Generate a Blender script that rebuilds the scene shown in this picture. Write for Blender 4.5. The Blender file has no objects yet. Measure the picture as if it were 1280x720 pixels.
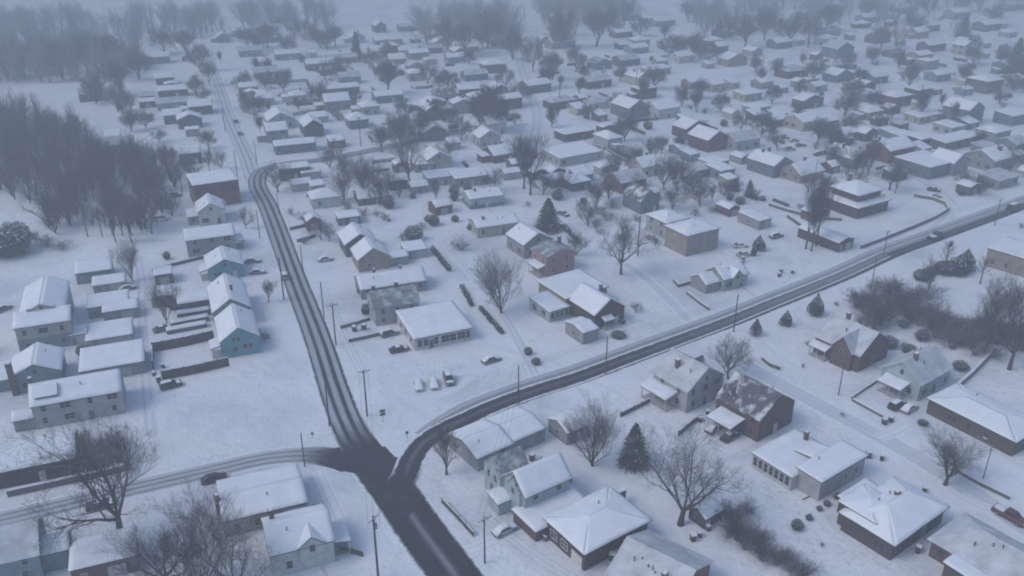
import bpy, math, random
from mathutils import Vector, noise
random.seed(7)
sc = bpy.context.scene
COL = sc.collection
# ---------------------------------------------------------------- camera
F, CH, PITCH = 1100.0, 100.0, math.radians(25.09)      # focal length for a 1280 px wide frame, camera height
CP, SP = math.cos(PITCH), math.sin(PITCH)
cam = bpy.data.objects.new("camera", bpy.data.cameras.new("camera")); COL.objects.link(cam)
cam.location = (0, 0, CH); cam.rotation_euler = (math.pi / 2 - PITCH, 0, 0)
cam.data.sensor_width = 36; cam.data.lens = 36 * F / 1280
cam.data.clip_start = 0.5; cam.data.clip_end = 9000
sc.camera = cam

def at(px, py, z=0.0):
    """survey: the point of the level z that a pixel of the 1280x720 photograph looks at"""
    u, v = (px - 640) / F, (py - 360) / F
    down = SP + v * CP
    t = (CH - z) / down
    return Vector((u * t, (CP - v * SP) * t, z))

def height_at(py_base, py_top):
    D = at(640, py_base).y
    return CH - D * math.tan(PITCH + math.atan((py_top - 360) / F))

# ---------------------------------------------------------------- materials
MATS = {}
def newmat(name):
    m = bpy.data.materials.new(name); m.use_nodes = True
    nt = m.node_tree; b = nt.nodes["Principled BSDF"]
    return m, nt, b
def N(nt, typ, **kw):
    n = nt.nodes.new(typ)
    for k, v in kw.items():
        if k.startswith("i_"):
            n.inputs[k[2:].replace("_", " ")].default_value = v
        else: setattr(n, k, v)
    return n
def ramp(nt, stops, inp=None):
    r = nt.nodes.new("ShaderNodeValToRGB"); e = r.color_ramp.elements
    while len(e) < len(stops): e.new(0.5)
    for i, (p, c) in enumerate(stops):
        e[i].position = p
        e[i].color = (c, c, c, 1) if isinstance(c, (int, float)) else (*c, 1)
    if inp: nt.links.new(inp, r.inputs["Fac"])
    return r
def mixc(nt, fac, a, b):
    m = nt.nodes.new("ShaderNodeMix"); m.data_type = "RGBA"
    for s, v in ((0, fac), (6, a), (7, b)):
        if hasattr(v, "is_linked") or hasattr(v, "links"): nt.links.new(v, m.inputs[s])
        elif s == 0: m.inputs[0].default_value = v
        else: m.inputs[s].default_value = (*v, 1)
    return m.outputs[2]
def noise_n(nt, scale, detail=4, rough=0.55, vec=None, coord="Object"):
    t = N(nt, "ShaderNodeTexNoise"); t.inputs["Scale"].default_value = scale
    t.inputs["Detail"].default_value = detail; t.inputs["Roughness"].default_value = rough
    if vec is None:
        c = N(nt, "ShaderNodeTexCoord"); vec = c.outputs[coord]
    nt.links.new(vec, t.inputs["Vector"])
    return t
def bump(nt, b, hgt, strength, dist):
    bm = N(nt, "ShaderNodeBump"); bm.inputs["Strength"].default_value = strength; bm.inputs["Distance"].default_value = dist
    nt.links.new(hgt, bm.inputs["Height"]); nt.links.new(bm.outputs[0], b.inputs["Normal"])

SNOW = (0.80, 0.82, 0.85)
def mat_snow():
    if "snow" in MATS: return MATS["snow"]
    m, nt, b = newmat("snow"); b.inputs["Roughness"].default_value = 0.75
    n1 = noise_n(nt, 0.35, 5)
    r = ramp(nt, [(0.3, (0.70, 0.73, 0.77)), (0.62, SNOW)], n1.outputs["Fac"])
    nt.links.new(r.outputs[0], b.inputs["Base Color"])
    n2 = noise_n(nt, 1.4, 6, 0.6); bump(nt, b, n2.outputs["Fac"], 0.35, 0.25)
    MATS["snow"] = m; return m
def mat_ground():
    m, nt, b = newmat("snow_ground"); b.inputs["Roughness"].default_value = 0.8
    n1 = noise_n(nt, 0.035, 6, 0.6)
    r1 = ramp(nt, [(0.32, (0.56, 0.59, 0.63)), (0.48, (0.73, 0.755, 0.785)), (0.64, SNOW)], n1.outputs["Fac"])
    n2 = noise_n(nt, 0.9, 5, 0.7)                 # grass tips and dirt poking through, in patches
    r2 = ramp(nt, [(0.52, 0.0), (0.72, 1.0)], n2.outputs["Fac"])
    n3 = noise_n(nt, 0.028, 3, 0.6)
    r3 = ramp(nt, [(0.46, 0.0), (0.68, 0.6)], n3.outputs["Fac"])
    mu = N(nt, "ShaderNodeMath", operation="MULTIPLY")
    nt.links.new(r2.outputs[0], mu.inputs[0]); nt.links.new(r3.outputs[0], mu.inputs[1])
    c = mixc(nt, mu.outputs[0], r1.outputs[0], (0.25, 0.23, 0.2))
    nf = noise_n(nt, 2.6, 2, 0.5)                 # trodden trails: winding lines of prints
    for sc_, w_ in ((0.011, 0.0022), (0.017, 0.0022)):
        t = noise_n(nt, sc_, 1, 0.4)
        a = N(nt, "ShaderNodeMath", operation="SUBTRACT"); nt.links.new(t.outputs["Fac"], a.inputs[0]); a.inputs[1].default_value = 0.52 if sc_ < .03 else 0.45
        ab = N(nt, "ShaderNodeMath", operation="ABSOLUTE"); nt.links.new(a.outputs[0], ab.inputs[0])
        rr = ramp(nt, [(w_, 1.0), (w_ * 2.4, 0.0)], ab.outputs[0]); rf = ramp(nt, [(0.44, 0.0), (0.62, 0.5)], nf.outputs["Fac"])
        q = N(nt, "ShaderNodeMath", operation="MULTIPLY"); nt.links.new(rr.outputs[0], q.inputs[0]); nt.links.new(rf.outputs[0], q.inputs[1])
        c = mixc(nt, q.outputs[0], c, (0.44, 0.46, 0.49))
    nt.links.new(c, b.inputs["Base Color"])
    n4 = noise_n(nt, 0.22, 9, 0.66); bump(nt, b, n4.outputs["Fac"], 0.8, 1.1)
    return m
def mat_wall(kind, col):
    k = ("wall", kind, col)
    if k in MATS: return MATS[k]
    m, nt, b = newmat("%s_wall" % kind); b.inputs["Roughness"].default_value = 0.8
    n = noise_n(nt, 0.6, 5, 0.65)
    dark = tuple(c * 0.72 for c in col); lite = tuple(min(1, c * 1.12) for c in col)
    r = ramp(nt, [(0.3, dark), (0.68, lite)], n.outputs["Fac"])
    if kind == "brick":
        tc = N(nt, "ShaderNodeTexCoord"); mp = N(nt, "ShaderNodeMapping"); mp.inputs["Rotation"].default_value = (math.pi / 2, 0, 0)
        ad = N(nt, "ShaderNodeVectorMath", operation="ADD")
        sx = N(nt, "ShaderNodeSeparateXYZ"); nt.links.new(tc.outputs["Object"], sx.inputs[0])
        s = N(nt, "ShaderNodeMath", operation="ADD"); nt.links.new(sx.outputs[0], s.inputs[0]); nt.links.new(sx.outputs[1], s.inputs[1])
        cx = N(nt, "ShaderNodeCombineXYZ"); nt.links.new(s.outputs[0], cx.inputs[0]); nt.links.new(sx.outputs[2], cx.inputs[1])
        br = N(nt, "ShaderNodeTexBrick"); br.inputs["Scale"].default_value = 2.2
        br.inputs["Mortar"].default_value = (*[c * 1.25 + 0.02 for c in col], 1); br.inputs["Color1"].default_value = (*lite, 1); br.inputs["Color2"].default_value = (*dark, 1)
        nt.links.new(cx.outputs[0], br.inputs["Vector"])
        c = mixc(nt, 0.55, br.outputs[0], r.outputs[0])
        nt.links.new(c, b.inputs["Base Color"])
    else:
        tc = N(nt, "ShaderNodeTexCoord"); w = N(nt, "ShaderNodeTexWave"); w.bands_direction = "Z"; w.wave_profile = "SAW"
        w.inputs["Scale"].default_value = 1.3; nt.links.new(tc.outputs["Object"], w.inputs["Vector"])
        c = mixc(nt, 0.16, r.outputs[0], w.outputs["Color"])
        mm = N(nt, "ShaderNodeMix"); mm.data_type = "RGBA"; mm.blend_type = "MULTIPLY"; mm.inputs[0].default_value = 0.22
        nt.links.new(r.outputs[0], mm.inputs[6]); nt.links.new(w.outputs["Color"], mm.inputs[7])
        nt.links.new(mm.outputs[2], b.inputs["Base Color"])
        bump(nt, b, w.outputs["Fac"], 0.4, 0.05)
    MATS[k] = m; return m
def mat_plain(name, col, rough=0.7, metal=0.0, var=0.25, scale=2.0):
    k = ("plain", name, col)
    if k in MATS: return MATS[k]
    m, nt, b = newmat(name); b.inputs["Roughness"].default_value = rough; b.inputs["Metallic"].default_value = metal
    n = noise_n(nt, scale, 4)
    r = ramp(nt, [(0.3, tuple(c * (1 - var) for c in col)), (0.7, tuple(min(1, c * (1 + var)) for c in col))], n.outputs["Fac"])
    nt.links.new(r.outputs[0], b.inputs["Base Color"])
    MATS[k] = m; return m
def mat_roof(kind):
    """shingle roofs: bare edges under deep snow, thin snow, or patchy snow"""
    k = ("roof", kind)
    if k in MATS: return MATS[k]
    m, nt, b = newmat("%s_roof" % kind); b.inputs["Roughness"].default_value = 0.85
    base = {"bare": (0.055, 0.052, 0.055), "thin": (0.13, 0.145, 0.155), "patchy": (0.05, 0.05, 0.055), "green": (0.10, 0.125, 0.125), "maroon": (0.085, 0.05, 0.06)}[kind]
    n = noise_n(nt, 3.0, 4)
    r = ramp(nt, [(0.3, tuple(c * 0.7 for c in base)), (0.7, tuple(c * 1.3 for c in base))], n.outputs["Fac"])
    c = r.outputs[0]
    if kind != "bare":
        n2 = noise_n(nt, {"thin": 0.28, "patchy": 0.33, "green": 0.5, "maroon": 0.4}[kind], 6, 0.62)
        lo, hi, mn, mx = {"thin": (0.3, 0.62, 0.32, 0.74), "patchy": (0.48, 0.60, 0.05, 0.8), "green": (0.45, 0.7, 0.08, 0.7), "maroon": (0.5, 0.68, 0.05, 0.6)}[kind]
        s = ramp(nt, [(lo, mn), (hi, mx)], n2.outputs["Fac"])
        c = mixc(nt, s.outputs[0], c, (0.72, 0.75, 0.79))
        bump(nt, b, n2.outputs["Fac"], 0.3, 0.2)
    nt.links.new(c, b.inputs["Base Color"])
    MATS[k] = m; return m
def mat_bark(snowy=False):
    key = "haze_pale_bark" if snowy else "bark"
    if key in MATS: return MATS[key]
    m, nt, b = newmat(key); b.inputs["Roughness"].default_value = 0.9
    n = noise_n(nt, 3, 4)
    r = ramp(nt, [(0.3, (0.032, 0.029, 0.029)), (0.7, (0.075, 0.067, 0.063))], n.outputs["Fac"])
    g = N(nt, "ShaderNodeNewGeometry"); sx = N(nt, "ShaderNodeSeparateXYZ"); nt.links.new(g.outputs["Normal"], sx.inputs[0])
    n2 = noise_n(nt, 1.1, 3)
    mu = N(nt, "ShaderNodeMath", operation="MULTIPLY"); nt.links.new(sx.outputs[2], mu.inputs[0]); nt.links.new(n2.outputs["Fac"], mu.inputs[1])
    s = ramp(nt, [(0.0 if snowy else 0.30, 0.3 if snowy else 0.0), (0.46, 0.6 if snowy else 0.5)], mu.outputs[0])  # snowy: snow share raised all over, painting extra haze into the bark colour
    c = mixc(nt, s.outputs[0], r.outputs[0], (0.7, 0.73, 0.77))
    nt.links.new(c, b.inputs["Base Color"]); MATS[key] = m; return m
def mat_needles():
    if "needles" in MATS: return MATS["needles"]
    m, nt, b = newmat("needles"); b.inputs["Roughness"].default_value = 0.8
    n = noise_n(nt, 0.9, 4)
    r = ramp(nt, [(0.3, (0.016, 0.026, 0.024)), (0.62, (0.04, 0.056, 0.046)), (0.74, (0.06, 0.075, 0.07))], n.outputs["Fac"])
    nt.links.new(r.outputs[0], b.inputs["Base Color"]); MATS["needles"] = m; return m
def mat_road(name, stops, wob=0.05, slush=(0.50, 0.53, 0.57), asphalt=(0.026, 0.027, 0.031), blot=0.25, rough=0.55, edge=0.10, wet=None, gain=None):
    """u across (0..1), v along in metres. stops = snow amount across the road"""
    m, nt, b = newmat(name); b.inputs["Roughness"].default_value = rough; b.inputs["Specular IOR Level"].default_value = 0.3
    uv = N(nt, "ShaderNodeUVMap"); uv.uv_map = "UVMap"
    sx = N(nt, "ShaderNodeSeparateXYZ"); nt.links.new(uv.outputs[0], sx.inputs[0])
    mp = N(nt, "ShaderNodeMapping"); mp.inputs["Scale"].default_value = (7, 0.05, 1); nt.links.new(uv.outputs[0], mp.inputs[0])
    n1 = noise_n(nt, 1.0, 5, 0.6, mp.outputs[0])
    a = N(nt, "ShaderNodeMath", operation="MULTIPLY_ADD"); nt.links.new(n1.outputs["Fac"], a.inputs[0]); a.inputs[1].default_value = wob * 2; a.inputs[2].default_value = -wob
    s = N(nt, "ShaderNodeMath", operation="ADD"); nt.links.new(sx.outputs[0], s.inputs[0]); nt.links.new(a.outputs[0], s.inputs[1])
    r = ramp(nt, stops, s.outputs[0])
    mp2 = N(nt, "ShaderNodeMapping"); mp2.inputs["Scale"].default_value = (3, 0.13, 1); nt.links.new(uv.outputs[0], mp2.inputs[0])
    n2 = noise_n(nt, 2.2, 6, 0.7, mp2.outputs[0])
    a2 = N(nt, "ShaderNodeMath", operation="MULTIPLY_ADD"); nt.links.new(n2.outputs["Fac"], a2.inputs[0]); a2.inputs[1].default_value = blot * 2; a2.inputs[2].default_value = -blot * 1.25
    s2 = N(nt, "ShaderNodeMath", operation="ADD", use_clamp=True); nt.links.new(r.outputs[0], s2.inputs[0]); nt.links.new(a2.outputs[0], s2.inputs[1])
    amt = s2.outputs[0]
    for par, op in ((wet, "MULTIPLY"), (gain, "ADD")):
        if par:
            mr = N(nt, "ShaderNodeMapRange", interpolation_type="SMOOTHSTEP"); q = N(nt, "ShaderNodeMath", operation="MULTIPLY_ADD"); nt.links.new(n2.outputs["Fac"], q.inputs[0]); q.inputs[1].default_value = (par[1] - par[0]) * .9; nt.links.new(sx.outputs[1], q.inputs[2])
            nt.links.new(q.outputs[0], mr.inputs[0]); mr.inputs[1].default_value = par[0] + (par[1] - par[0]) * .4; mr.inputs[2].default_value = par[1] + (par[1] - par[0]) * .5; mr.inputs[3].default_value = 0; mr.inputs[4].default_value = par[2] if len(par) > 2 else 1
            o = N(nt, "ShaderNodeMath", operation=op, use_clamp=True); nt.links.new(amt, o.inputs[0]); nt.links.new(mr.outputs[0], o.inputs[1]); amt = o.outputs[0]
    c = mixc(nt, amt, asphalt, slush)
    # drifted snow over the edge: ragged
    n3 = noise_n(nt, 0.75, 8, 0.75)
    ab = N(nt, "ShaderNodeMath", operation="SUBTRACT"); nt.links.new(sx.outputs[0], ab.inputs[0]); ab.inputs[1].default_value = 0.5
    ab2 = N(nt, "ShaderNodeMath", operation="ABSOLUTE"); nt.links.new(ab.outputs[0], ab2.inputs[0])
    a3 = N(nt, "ShaderNodeMath", operation="MULTIPLY_ADD"); nt.links.new(n3.outputs["Fac"], a3.inputs[0]); a3.inputs[1].default_value = edge * 2.6; nt.links.new(ab2.outputs[0], a3.inputs[2])
    r3 = ramp(nt, [(min(0.99, 0.5 - edge + edge * 1.3 - 0.02), 0.0), (min(1, 0.5 - edge + edge * 1.3 + 0.04), 1.0)], a3.outputs[0])
    fac = r3.outputs[0]
    if wet:      # no drifted snow where the road is wet
        o = N(nt, "ShaderNodeMath", operation="MULTIPLY"); mr = N(nt, "ShaderNodeMapRange"); nt.links.new(sx.outputs[1], mr.inputs[0]); mr.inputs[1].default_value = wet[0]; mr.inputs[2].default_value = wet[1]
        nt.links.new(fac, o.inputs[0]); nt.links.new(mr.outputs[0], o.inputs[1]); fac = o.outputs[0]
    c = mixc(nt, fac, c, (0.76, 0.785, 0.815))
    nt.links.new(c, b.inputs["Base Color"])
    bump(nt, b, n2.outputs["Fac"], 0.3, 0.08)
    return m

# ---------------------------------------------------------------- mesh building
class MB:
    def __init__(s): s.v, s.f, s.m, s.uv = [], [], [], []
    def add(s, vs, fs, mi=0):
        o = len(s.v); s.v.extend(vs)
        for f in fs: s.f.append(tuple(i + o for i in f)); s.m.append(mi)
    def box(s, x0, y0, z0, x1, y1, z1, mi=0):
        s.add([(x0, y0, z0), (x1, y0, z0), (x1, y1, z0), (x0, y1, z0), (x0, y0, z1), (x1, y0, z1), (x1, y1, z1), (x0, y1, z1)],
              [(3, 2, 1, 0), (4, 5, 6, 7), (0, 1, 5, 4), (1, 2, 6, 5), (2, 3, 7, 6), (3, 0, 4, 7)], mi)
    def tube(s, p, q, r0, r1, n=3, mi=0, cap=False):
        p, q = Vector(p), Vector(q); d = (q - p)
        if d.length < 1e-6: return
        d.normalize(); a = d.orthogonal().normalized(); b = d.cross(a); o = len(s.v)
        for c, r in ((p, r0), (q, r1)):
            for i in range(n):
                t = 2 * math.pi * i / n; s.v.append(tuple(c + a * (math.cos(t) * r) + b * (math.sin(t) * r)))
        for i in range(n):
            j = (i + 1) % n; s.f.append((o + i, o + j, o + n + j, o + n + i)); s.m.append(mi)
        if cap:
            s.f.append(tuple(o + n + i for i in range(n))); s.m.append(mi)
            s.f.append(tuple(o + n - 1 - i for i in range(n))); s.m.append(mi)
    def mesh(s, name, mats, smooth=False):
        me = bpy.data.meshes.new(name); me.from_pydata(s.v, [], s.f)
        for m in (mats if isinstance(mats, (list, tuple)) else [mats]): me.materials.append(m)
        if any(s.m): me.polygons.foreach_set("material_index", s.m)
        if s.uv:
            l = me.uv_layers.new(name="UVMap"); fl = []
            for f in s.f:
                for i in f: fl += [s.uv[i][0], s.uv[i][1]]
            l.data.foreach_set("uv", fl)
        if smooth: me.polygons.foreach_set("use_smooth", [True] * len(me.polygons))
        me.update(); return me
    def build(s, name, mats, parent=None, smooth=False):
        return link(name, s.mesh(name, mats, smooth), parent)
def link(name, me, parent=None):
    o = bpy.data.objects.new(name, me); COL.objects.link(o)
    if parent: o.parent = parent
    return o
def tag(o, label=None, cat=None, group=None, kind=None):
    for k, v in (("label", label), ("category", cat), ("group", group), ("kind", kind)):
        if v: o[k] = v
    return o
def empty(name, loc, rz=0.0):
    o = bpy.data.objects.new(name, None); COL.objects.link(o); o.location = loc; o.rotation_euler = (0, 0, rz)
    o.empty_display_size = 0.5; return o
def copy_tree(o, parent=None):
    c = o.copy(); COL.objects.link(c)
    if parent: c.parent = parent
    for ch in o.children: copy_tree(ch, c)
    return c

# ---- labels that need their neighbours are written once everything stands
LAND = []       # (short name, x, y)
AUTO = []       # (object, look, x, y)
def landmark(sn, p): LAND.append((sn, p[0], p[1]))
def auto(o, look, p): AUTO.append((o, look, p[0], p[1]))
def write_labels():
    used = set(o["label"] for o in COL.objects if "label" in o and "category" in o)
    groups = {}
    for a in AUTO: groups.setdefault(a[1], []).append(a)
    for look, L in groups.items():
        info = []
        for (o, lk, x, y) in L:
            nn = sorted(LAND, key=lambda t: (t[1] - x) ** 2 + (t[2] - y) ** 2)
            nn = [t for t in nn if t[0] != o.get("sn")]
            info.append((o, x, y, nn))
        todo = info
        forms = [lambda n: "%s near the %s" % (look, n[0][0]),
                 lambda n: "%s between the %s and the %s" % (look, n[0][0], n[1][0]),
                 lambda n: "%s near the %s, towards the %s" % (look, n[0][0], n[2][0]),
                 lambda n: "%s near the %s, towards the %s" % (look, n[1][0], n[2][0]),
                 lambda n: "%s near the %s, towards the %s" % (look, n[0][0], n[3][0]),
                 lambda n: "%s near the %s, towards the %s" % (look, n[1][0], n[3][0]),
                 lambda n: "%s near the %s, towards the %s" % (look, n[2][0], n[4][0]),
                 lambda n: "%s near the %s, towards the %s" % (look, n[0][0], n[5][0])]
        for fi, fm in enumerate(forms):
            cnt = {}
            for t in todo: cnt.setdefault(fm(t[3]), []).append(t)
            nxt = []
            for lab, ts in cnt.items():
                if lab in used: nxt += ts; continue
                if len(ts) == 1: ts[0][0]["label"] = lab; used.add(lab)
                elif len(ts) == 2 and fi >= 1:
                    a, b = sorted(ts, key=lambda t: t[2])
                    a[0]["label"] = "nearer " + lab; b[0]["label"] = "farther " + lab; used.add(lab)
                else: nxt += ts
            todo = nxt
            if not todo: break
        for i, t in enumerate(todo):
            t[0]["label"] = "%s near the %s" % (look, t[3][0][0])
HAZE, EXPO = 0.0016, 0.38
# ---------------------------------------------------------------- houses
def snow_quad(mb, q, up, t, ins=(1, 1, 1, 1), seed=0, mi=0):
    """deep snow lying on a sloping quad q = [a,b,c,d]; edges ab, bc, cd, da are ragged where ins is 1"""
    a, b, c, d = [Vector(p) for p in q]
    nu = max(3, min(16, int((b - a).length / 1.0) + 2)); nv = max(3, min(14, int((d - a).length / 1.0) + 2))
    o = len(mb.v); grid = []
    for j in range(nv + 1):
        for i in range(nu + 1):
            u, v = i / nu, j / nv
            p = (a * (1 - u) + b * u) * (1 - v) + (d * (1 - u) + c * u) * v
            edge = (j == 0 and ins[0]) or (i == nu and ins[1]) or (j == nv and ins[2]) or (i == 0 and ins[3])
            n1 = noise.noise((p.x * 0.5 + seed, p.y * 0.5, seed * 1.7)); n2 = noise.noise((p.x * 1.9, p.y * 1.9 + seed, seed))
            th = t * (1 + 0.45 * n1 + 0.15 * n2)
            if edge:
                ce = (a + b + c + d) / 4; dr = (ce - p); dr.z = 0
                if dr.length > 0: p = p + (ce - p) * (0.03 + 0.05 * abs(n2)) / max(1.0, dr.length)
                th *= 0.72
            mb.v.append((p.x, p.y, p.z + up + max(0.04, th)))
            grid.append(p)
    W = nu + 1
    for j in range(nv):
        for i in range(nu):
            k = o + j * W + i; mb.f.append((k, k + 1, k + W + 1, k + W)); mb.m.append(mi)
    ring = [j for j in range(nu)] + [nu + j * W for j in range(nv)] + [nv * W + nu - j for j in range(nu)] + [(nv - j) * W for j in range(nv)]
    base = len(mb.v)
    for k in ring: p = grid[k]; mb.v.append((p.x, p.y, p.z + up - 0.01))
    n = len(ring)
    for i in range(n):
        j = (i + 1) % n; mb.f.append((o + ring[j], o + ring[i], base + i, base + j)); mb.m.append(mi)

def roof_planes(roof, w, d, h, rise, ov):
    X, Y = w / 2, d / 2
    if roof == "gx":
        s = rise / Y; z0 = h - s * ov; e = Y + ov; x = X + ov * 0.8
        return [[(-x, -e, z0), (x, -e, z0), (x, 0, h + rise), (-x, 0, h + rise)], [(x, e, z0), (-x, e, z0), (-x, 0, h + rise), (x, 0, h + rise)]]
    if roof == "gy":
        s = rise / X; z0 = h - s * ov; e = X + ov; y = Y + ov * 0.8
        return [[(-e, y, z0), (-e, -y, z0), (0, -y, h + rise), (0, y, h + rise)], [(e, -y, z0), (e, y, z0), (0, y, h + rise), (0, -y, h + rise)]]
    if roof == "hip":
        x, y = X + ov, Y + ov; k = min(x, y); z0 = h
        if x >= y: A, B = (-x + k, 0, h + rise), (x - k, 0, h + rise)
        else: A, B = (0, -y + k, h + rise), (0, y - k, h + rise)
        if x >= y:
            return [[(-x, -y, z0), (x, -y, z0), B, A], [(x, -y, z0), (x, y, z0), B, B], [(x, y, z0), (-x, y, z0), A, B], [(-x, y, z0), (-x, -y, z0), A, A]]
        return [[(-x, -y, z0), (x, -y, z0), A, A], [(x, -y, z0), (x, y, z0), B, A], [(x, y, z0), (-x, y, z0), B, B], [(-x, y, z0), (-x, -y, z0), A, B]]
    x, y = X + ov, Y + ov
    if roof == "shed":       # low towards the front
        return [[(-x, -y, h - 0.1), (x, -y, h - 0.1), (x, y, h + rise), (-x, y, h + rise)]]
    return [[(-x, -y, h), (x, -y, h), (x, y, h + 0.12), (-x, y, h + 0.12)]]

def block(root, w, d, h, roof, rise, wall, cover, ov=0.4, off=(0, 0), z=0.0, wname="wall", rname="roof", thick=0.17, low=None):
    """walls and roof; the roof carries its snow as a sub-part"""
    X, Y = w / 2, d / 2; mb = MB(); ox, oy = off; b = -0.4
    if roof == "gx":
        prof = [(-Y, b), (Y, b), (Y, h), (0, h + rise), (-Y, h)]
        vs = [(-X, y, q) for y, q in prof] + [(X, y, q) for y, q in prof]
        mb.add(vs, [(4, 3, 2, 1, 0), (5, 6, 7, 8, 9)] + [(i, (i + 1) % 5, 5 + (i + 1) % 5, 5 + i) for i in range(5)])
    elif roof == "gy":
        prof = [(-X, b), (X, b), (X, h), (0, h + rise), (-X, h)]
        vs = [(x, -Y, q) for x, q in prof] + [(x, Y, q) for x, q in prof]
        mb.add(vs, [(0, 1, 2, 3, 4), (9, 8, 7, 6, 5)] + [((i + 1) % 5, i, 5 + i, 5 + (i + 1) % 5) for i in range(5)])
    elif roof == "shed":
        vs = [(-X, -Y, b), (X, -Y, b), (X, Y, b), (-X, Y, b), (-X, -Y, h - 0.12), (X, -Y, h - 0.12), (X, Y, h + rise - 0.06), (-X, Y, h + rise - 0.06)]
        mb.add(vs, [(3, 2, 1, 0), (4, 5, 6, 7), (0, 1, 5, 4), (1, 2, 6, 5), (2, 3, 7, 6), (3, 0, 4, 7)])
    else: mb.box(-X, -Y, b, X, Y, h)
    wo = mb.build(wname, wall, root); wo.location = (ox, oy, z)
    if low:     # a lower storey of another colour, standing 3 cm proud
        lb = MB(); lb.box(-X - 0.03, -Y - 0.03, b, X + 0.03, Y + 0.03, low[0]); lo = lb.build("lower_wall", low[1], root); lo.location = (ox, oy, z)
    planes = roof_planes(roof, w, d, h, rise, ov); rb = MB(); T = 0.15
    for q in planes:
        tri = (Vector(q[2]) - Vector(q[3])).length < 1e-4
        p = q[:3] if tri else q; n = len(p)
        vs = [(a, c, e + 0.012) for a, c, e in p] + [(a, c, e + T) for a, c, e in p]
        fs = [tuple(range(n - 1, -1, -1)), tuple(range(n, 2 * n))]
        hid = {"gx": (2,), "gy": (2,), "hip": (1, 2, 3)}.get(roof, ())
        for i in range(n):
            if i in hid: continue
            j = (i + 1) % n; fs.append((i, j, n + j, n + i))
        rb.add(vs, fs)
    ro = rb.build(rname, mat_roof("bare" if cover in ("snow", "deep") else cover), root); ro.location = (ox, oy, z)
    if cover in ("snow", "deep"):
        sb = MB(); sd = random.random() * 50
        t = thick * (1.7 if cover == "deep" else 1.0)
        for q in planes:
            ins = {"gx": (1, 1, 0, 1), "gy": (1, 1, 0, 1), "hip": (1, 0, 0, 0)}.get(roof, (1, 1, 1, 1))
            snow_quad(sb, q, T, t, ins, sd)
        sb.build("roof_snow", mat_snow(), ro, smooth=True)
    return wo, ro

WINS = {}
def window(root, x, y, z, rz, w=0.95, h=1.35, detail=2, frame=None, off=(0, 0)):
    k = (round(w, 2), round(h, 2), detail, frame, root.get("dark", 0))
    if k not in WINS:
        fr = mat_plain("window_frame", frame or ((0.13, 0.125, 0.125) if root.get("dark") else (0.34, 0.34, 0.345)), 0.6); gl = mat_plain("window_glass", (0.022, 0.026, 0.034), 0.25, var=0.3)
        mb = MB(); t = 0.065
        mb.box(-w / 2 - t, -0.09, -h / 2 - t, -w / 2, 0.02, h / 2 + t); mb.box(w / 2, -0.09, -h / 2 - t, w / 2 + t, 0.02, h / 2 + t)
        mb.box(-w / 2, -0.088, h / 2, w / 2, 0.02, h / 2 + t); mb.box(-w / 2, -0.12, -h / 2 - t, w / 2, 0.02, -h / 2)
        mb.box(-w / 2, -0.07, -0.03, w / 2, 0.01, 0.03)
        if w > 1.4:
            for i in range(1, int(w / 0.8 + 0.5)): xx = -w / 2 + w * i / int(w / 0.8 + 0.5); mb.box(xx - 0.035, -0.068, -h / 2, xx + 0.035, 0.011, h / 2)
        pb = MB(); pb.box(-w / 2, -0.045, -h / 2, w / 2, -0.02, h / 2, 0)
        if detail >= 2: WINS[k] = (mb.mesh("window", fr), pb.mesh("pane", gl))
        else:
            mb.box(-w / 2, -0.045, -h / 2, w / 2, -0.02, h / 2, 1); WINS[k] = (mb.mesh("window", [fr, gl]), None)
    a, p = WINS[k]; o = link("window", a, root); o.location = (x + off[0], y + off[1], z); o.rotation_euler = (0, 0, rz)
    if p: link("pane", p, o)
    return o
DOORS = {}
def door(root, x, y, rz, w=1.0, h=2.1, col=(0.2, 0.2, 0.22), name="door", z=0.0):
    k = (w, h, col, name)
    if k not in DOORS:
        mb = MB(); mb.box(-w / 2, -0.07, 0.05, w / 2, 0.01, h); mb.box(-w / 2 - 0.08, -0.1, 0, -w / 2, 0.01, h + 0.08, 1); mb.box(w / 2, -0.1, 0, w / 2 + 0.08, 0.01, h + 0.08, 1); mb.box(-w / 2, -0.098, h, w / 2, 0.01, h + 0.12, 1)
        if w > 2:
            for i in range(1, 4): mb.box(-w / 2, -0.085, h * i / 4 - 0.03, w / 2, -0.06, h * i / 4 + 0.03, 1)
        DOORS[k] = mb.mesh(name, [mat_plain("door_paint", col), mat_plain("door_frame", (0.36, 0.36, 0.36))])
    o = link(name, DOORS[k], root); o.location = (x, y, z); o.rotation_euler = (0, 0, rz); return o

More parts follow.
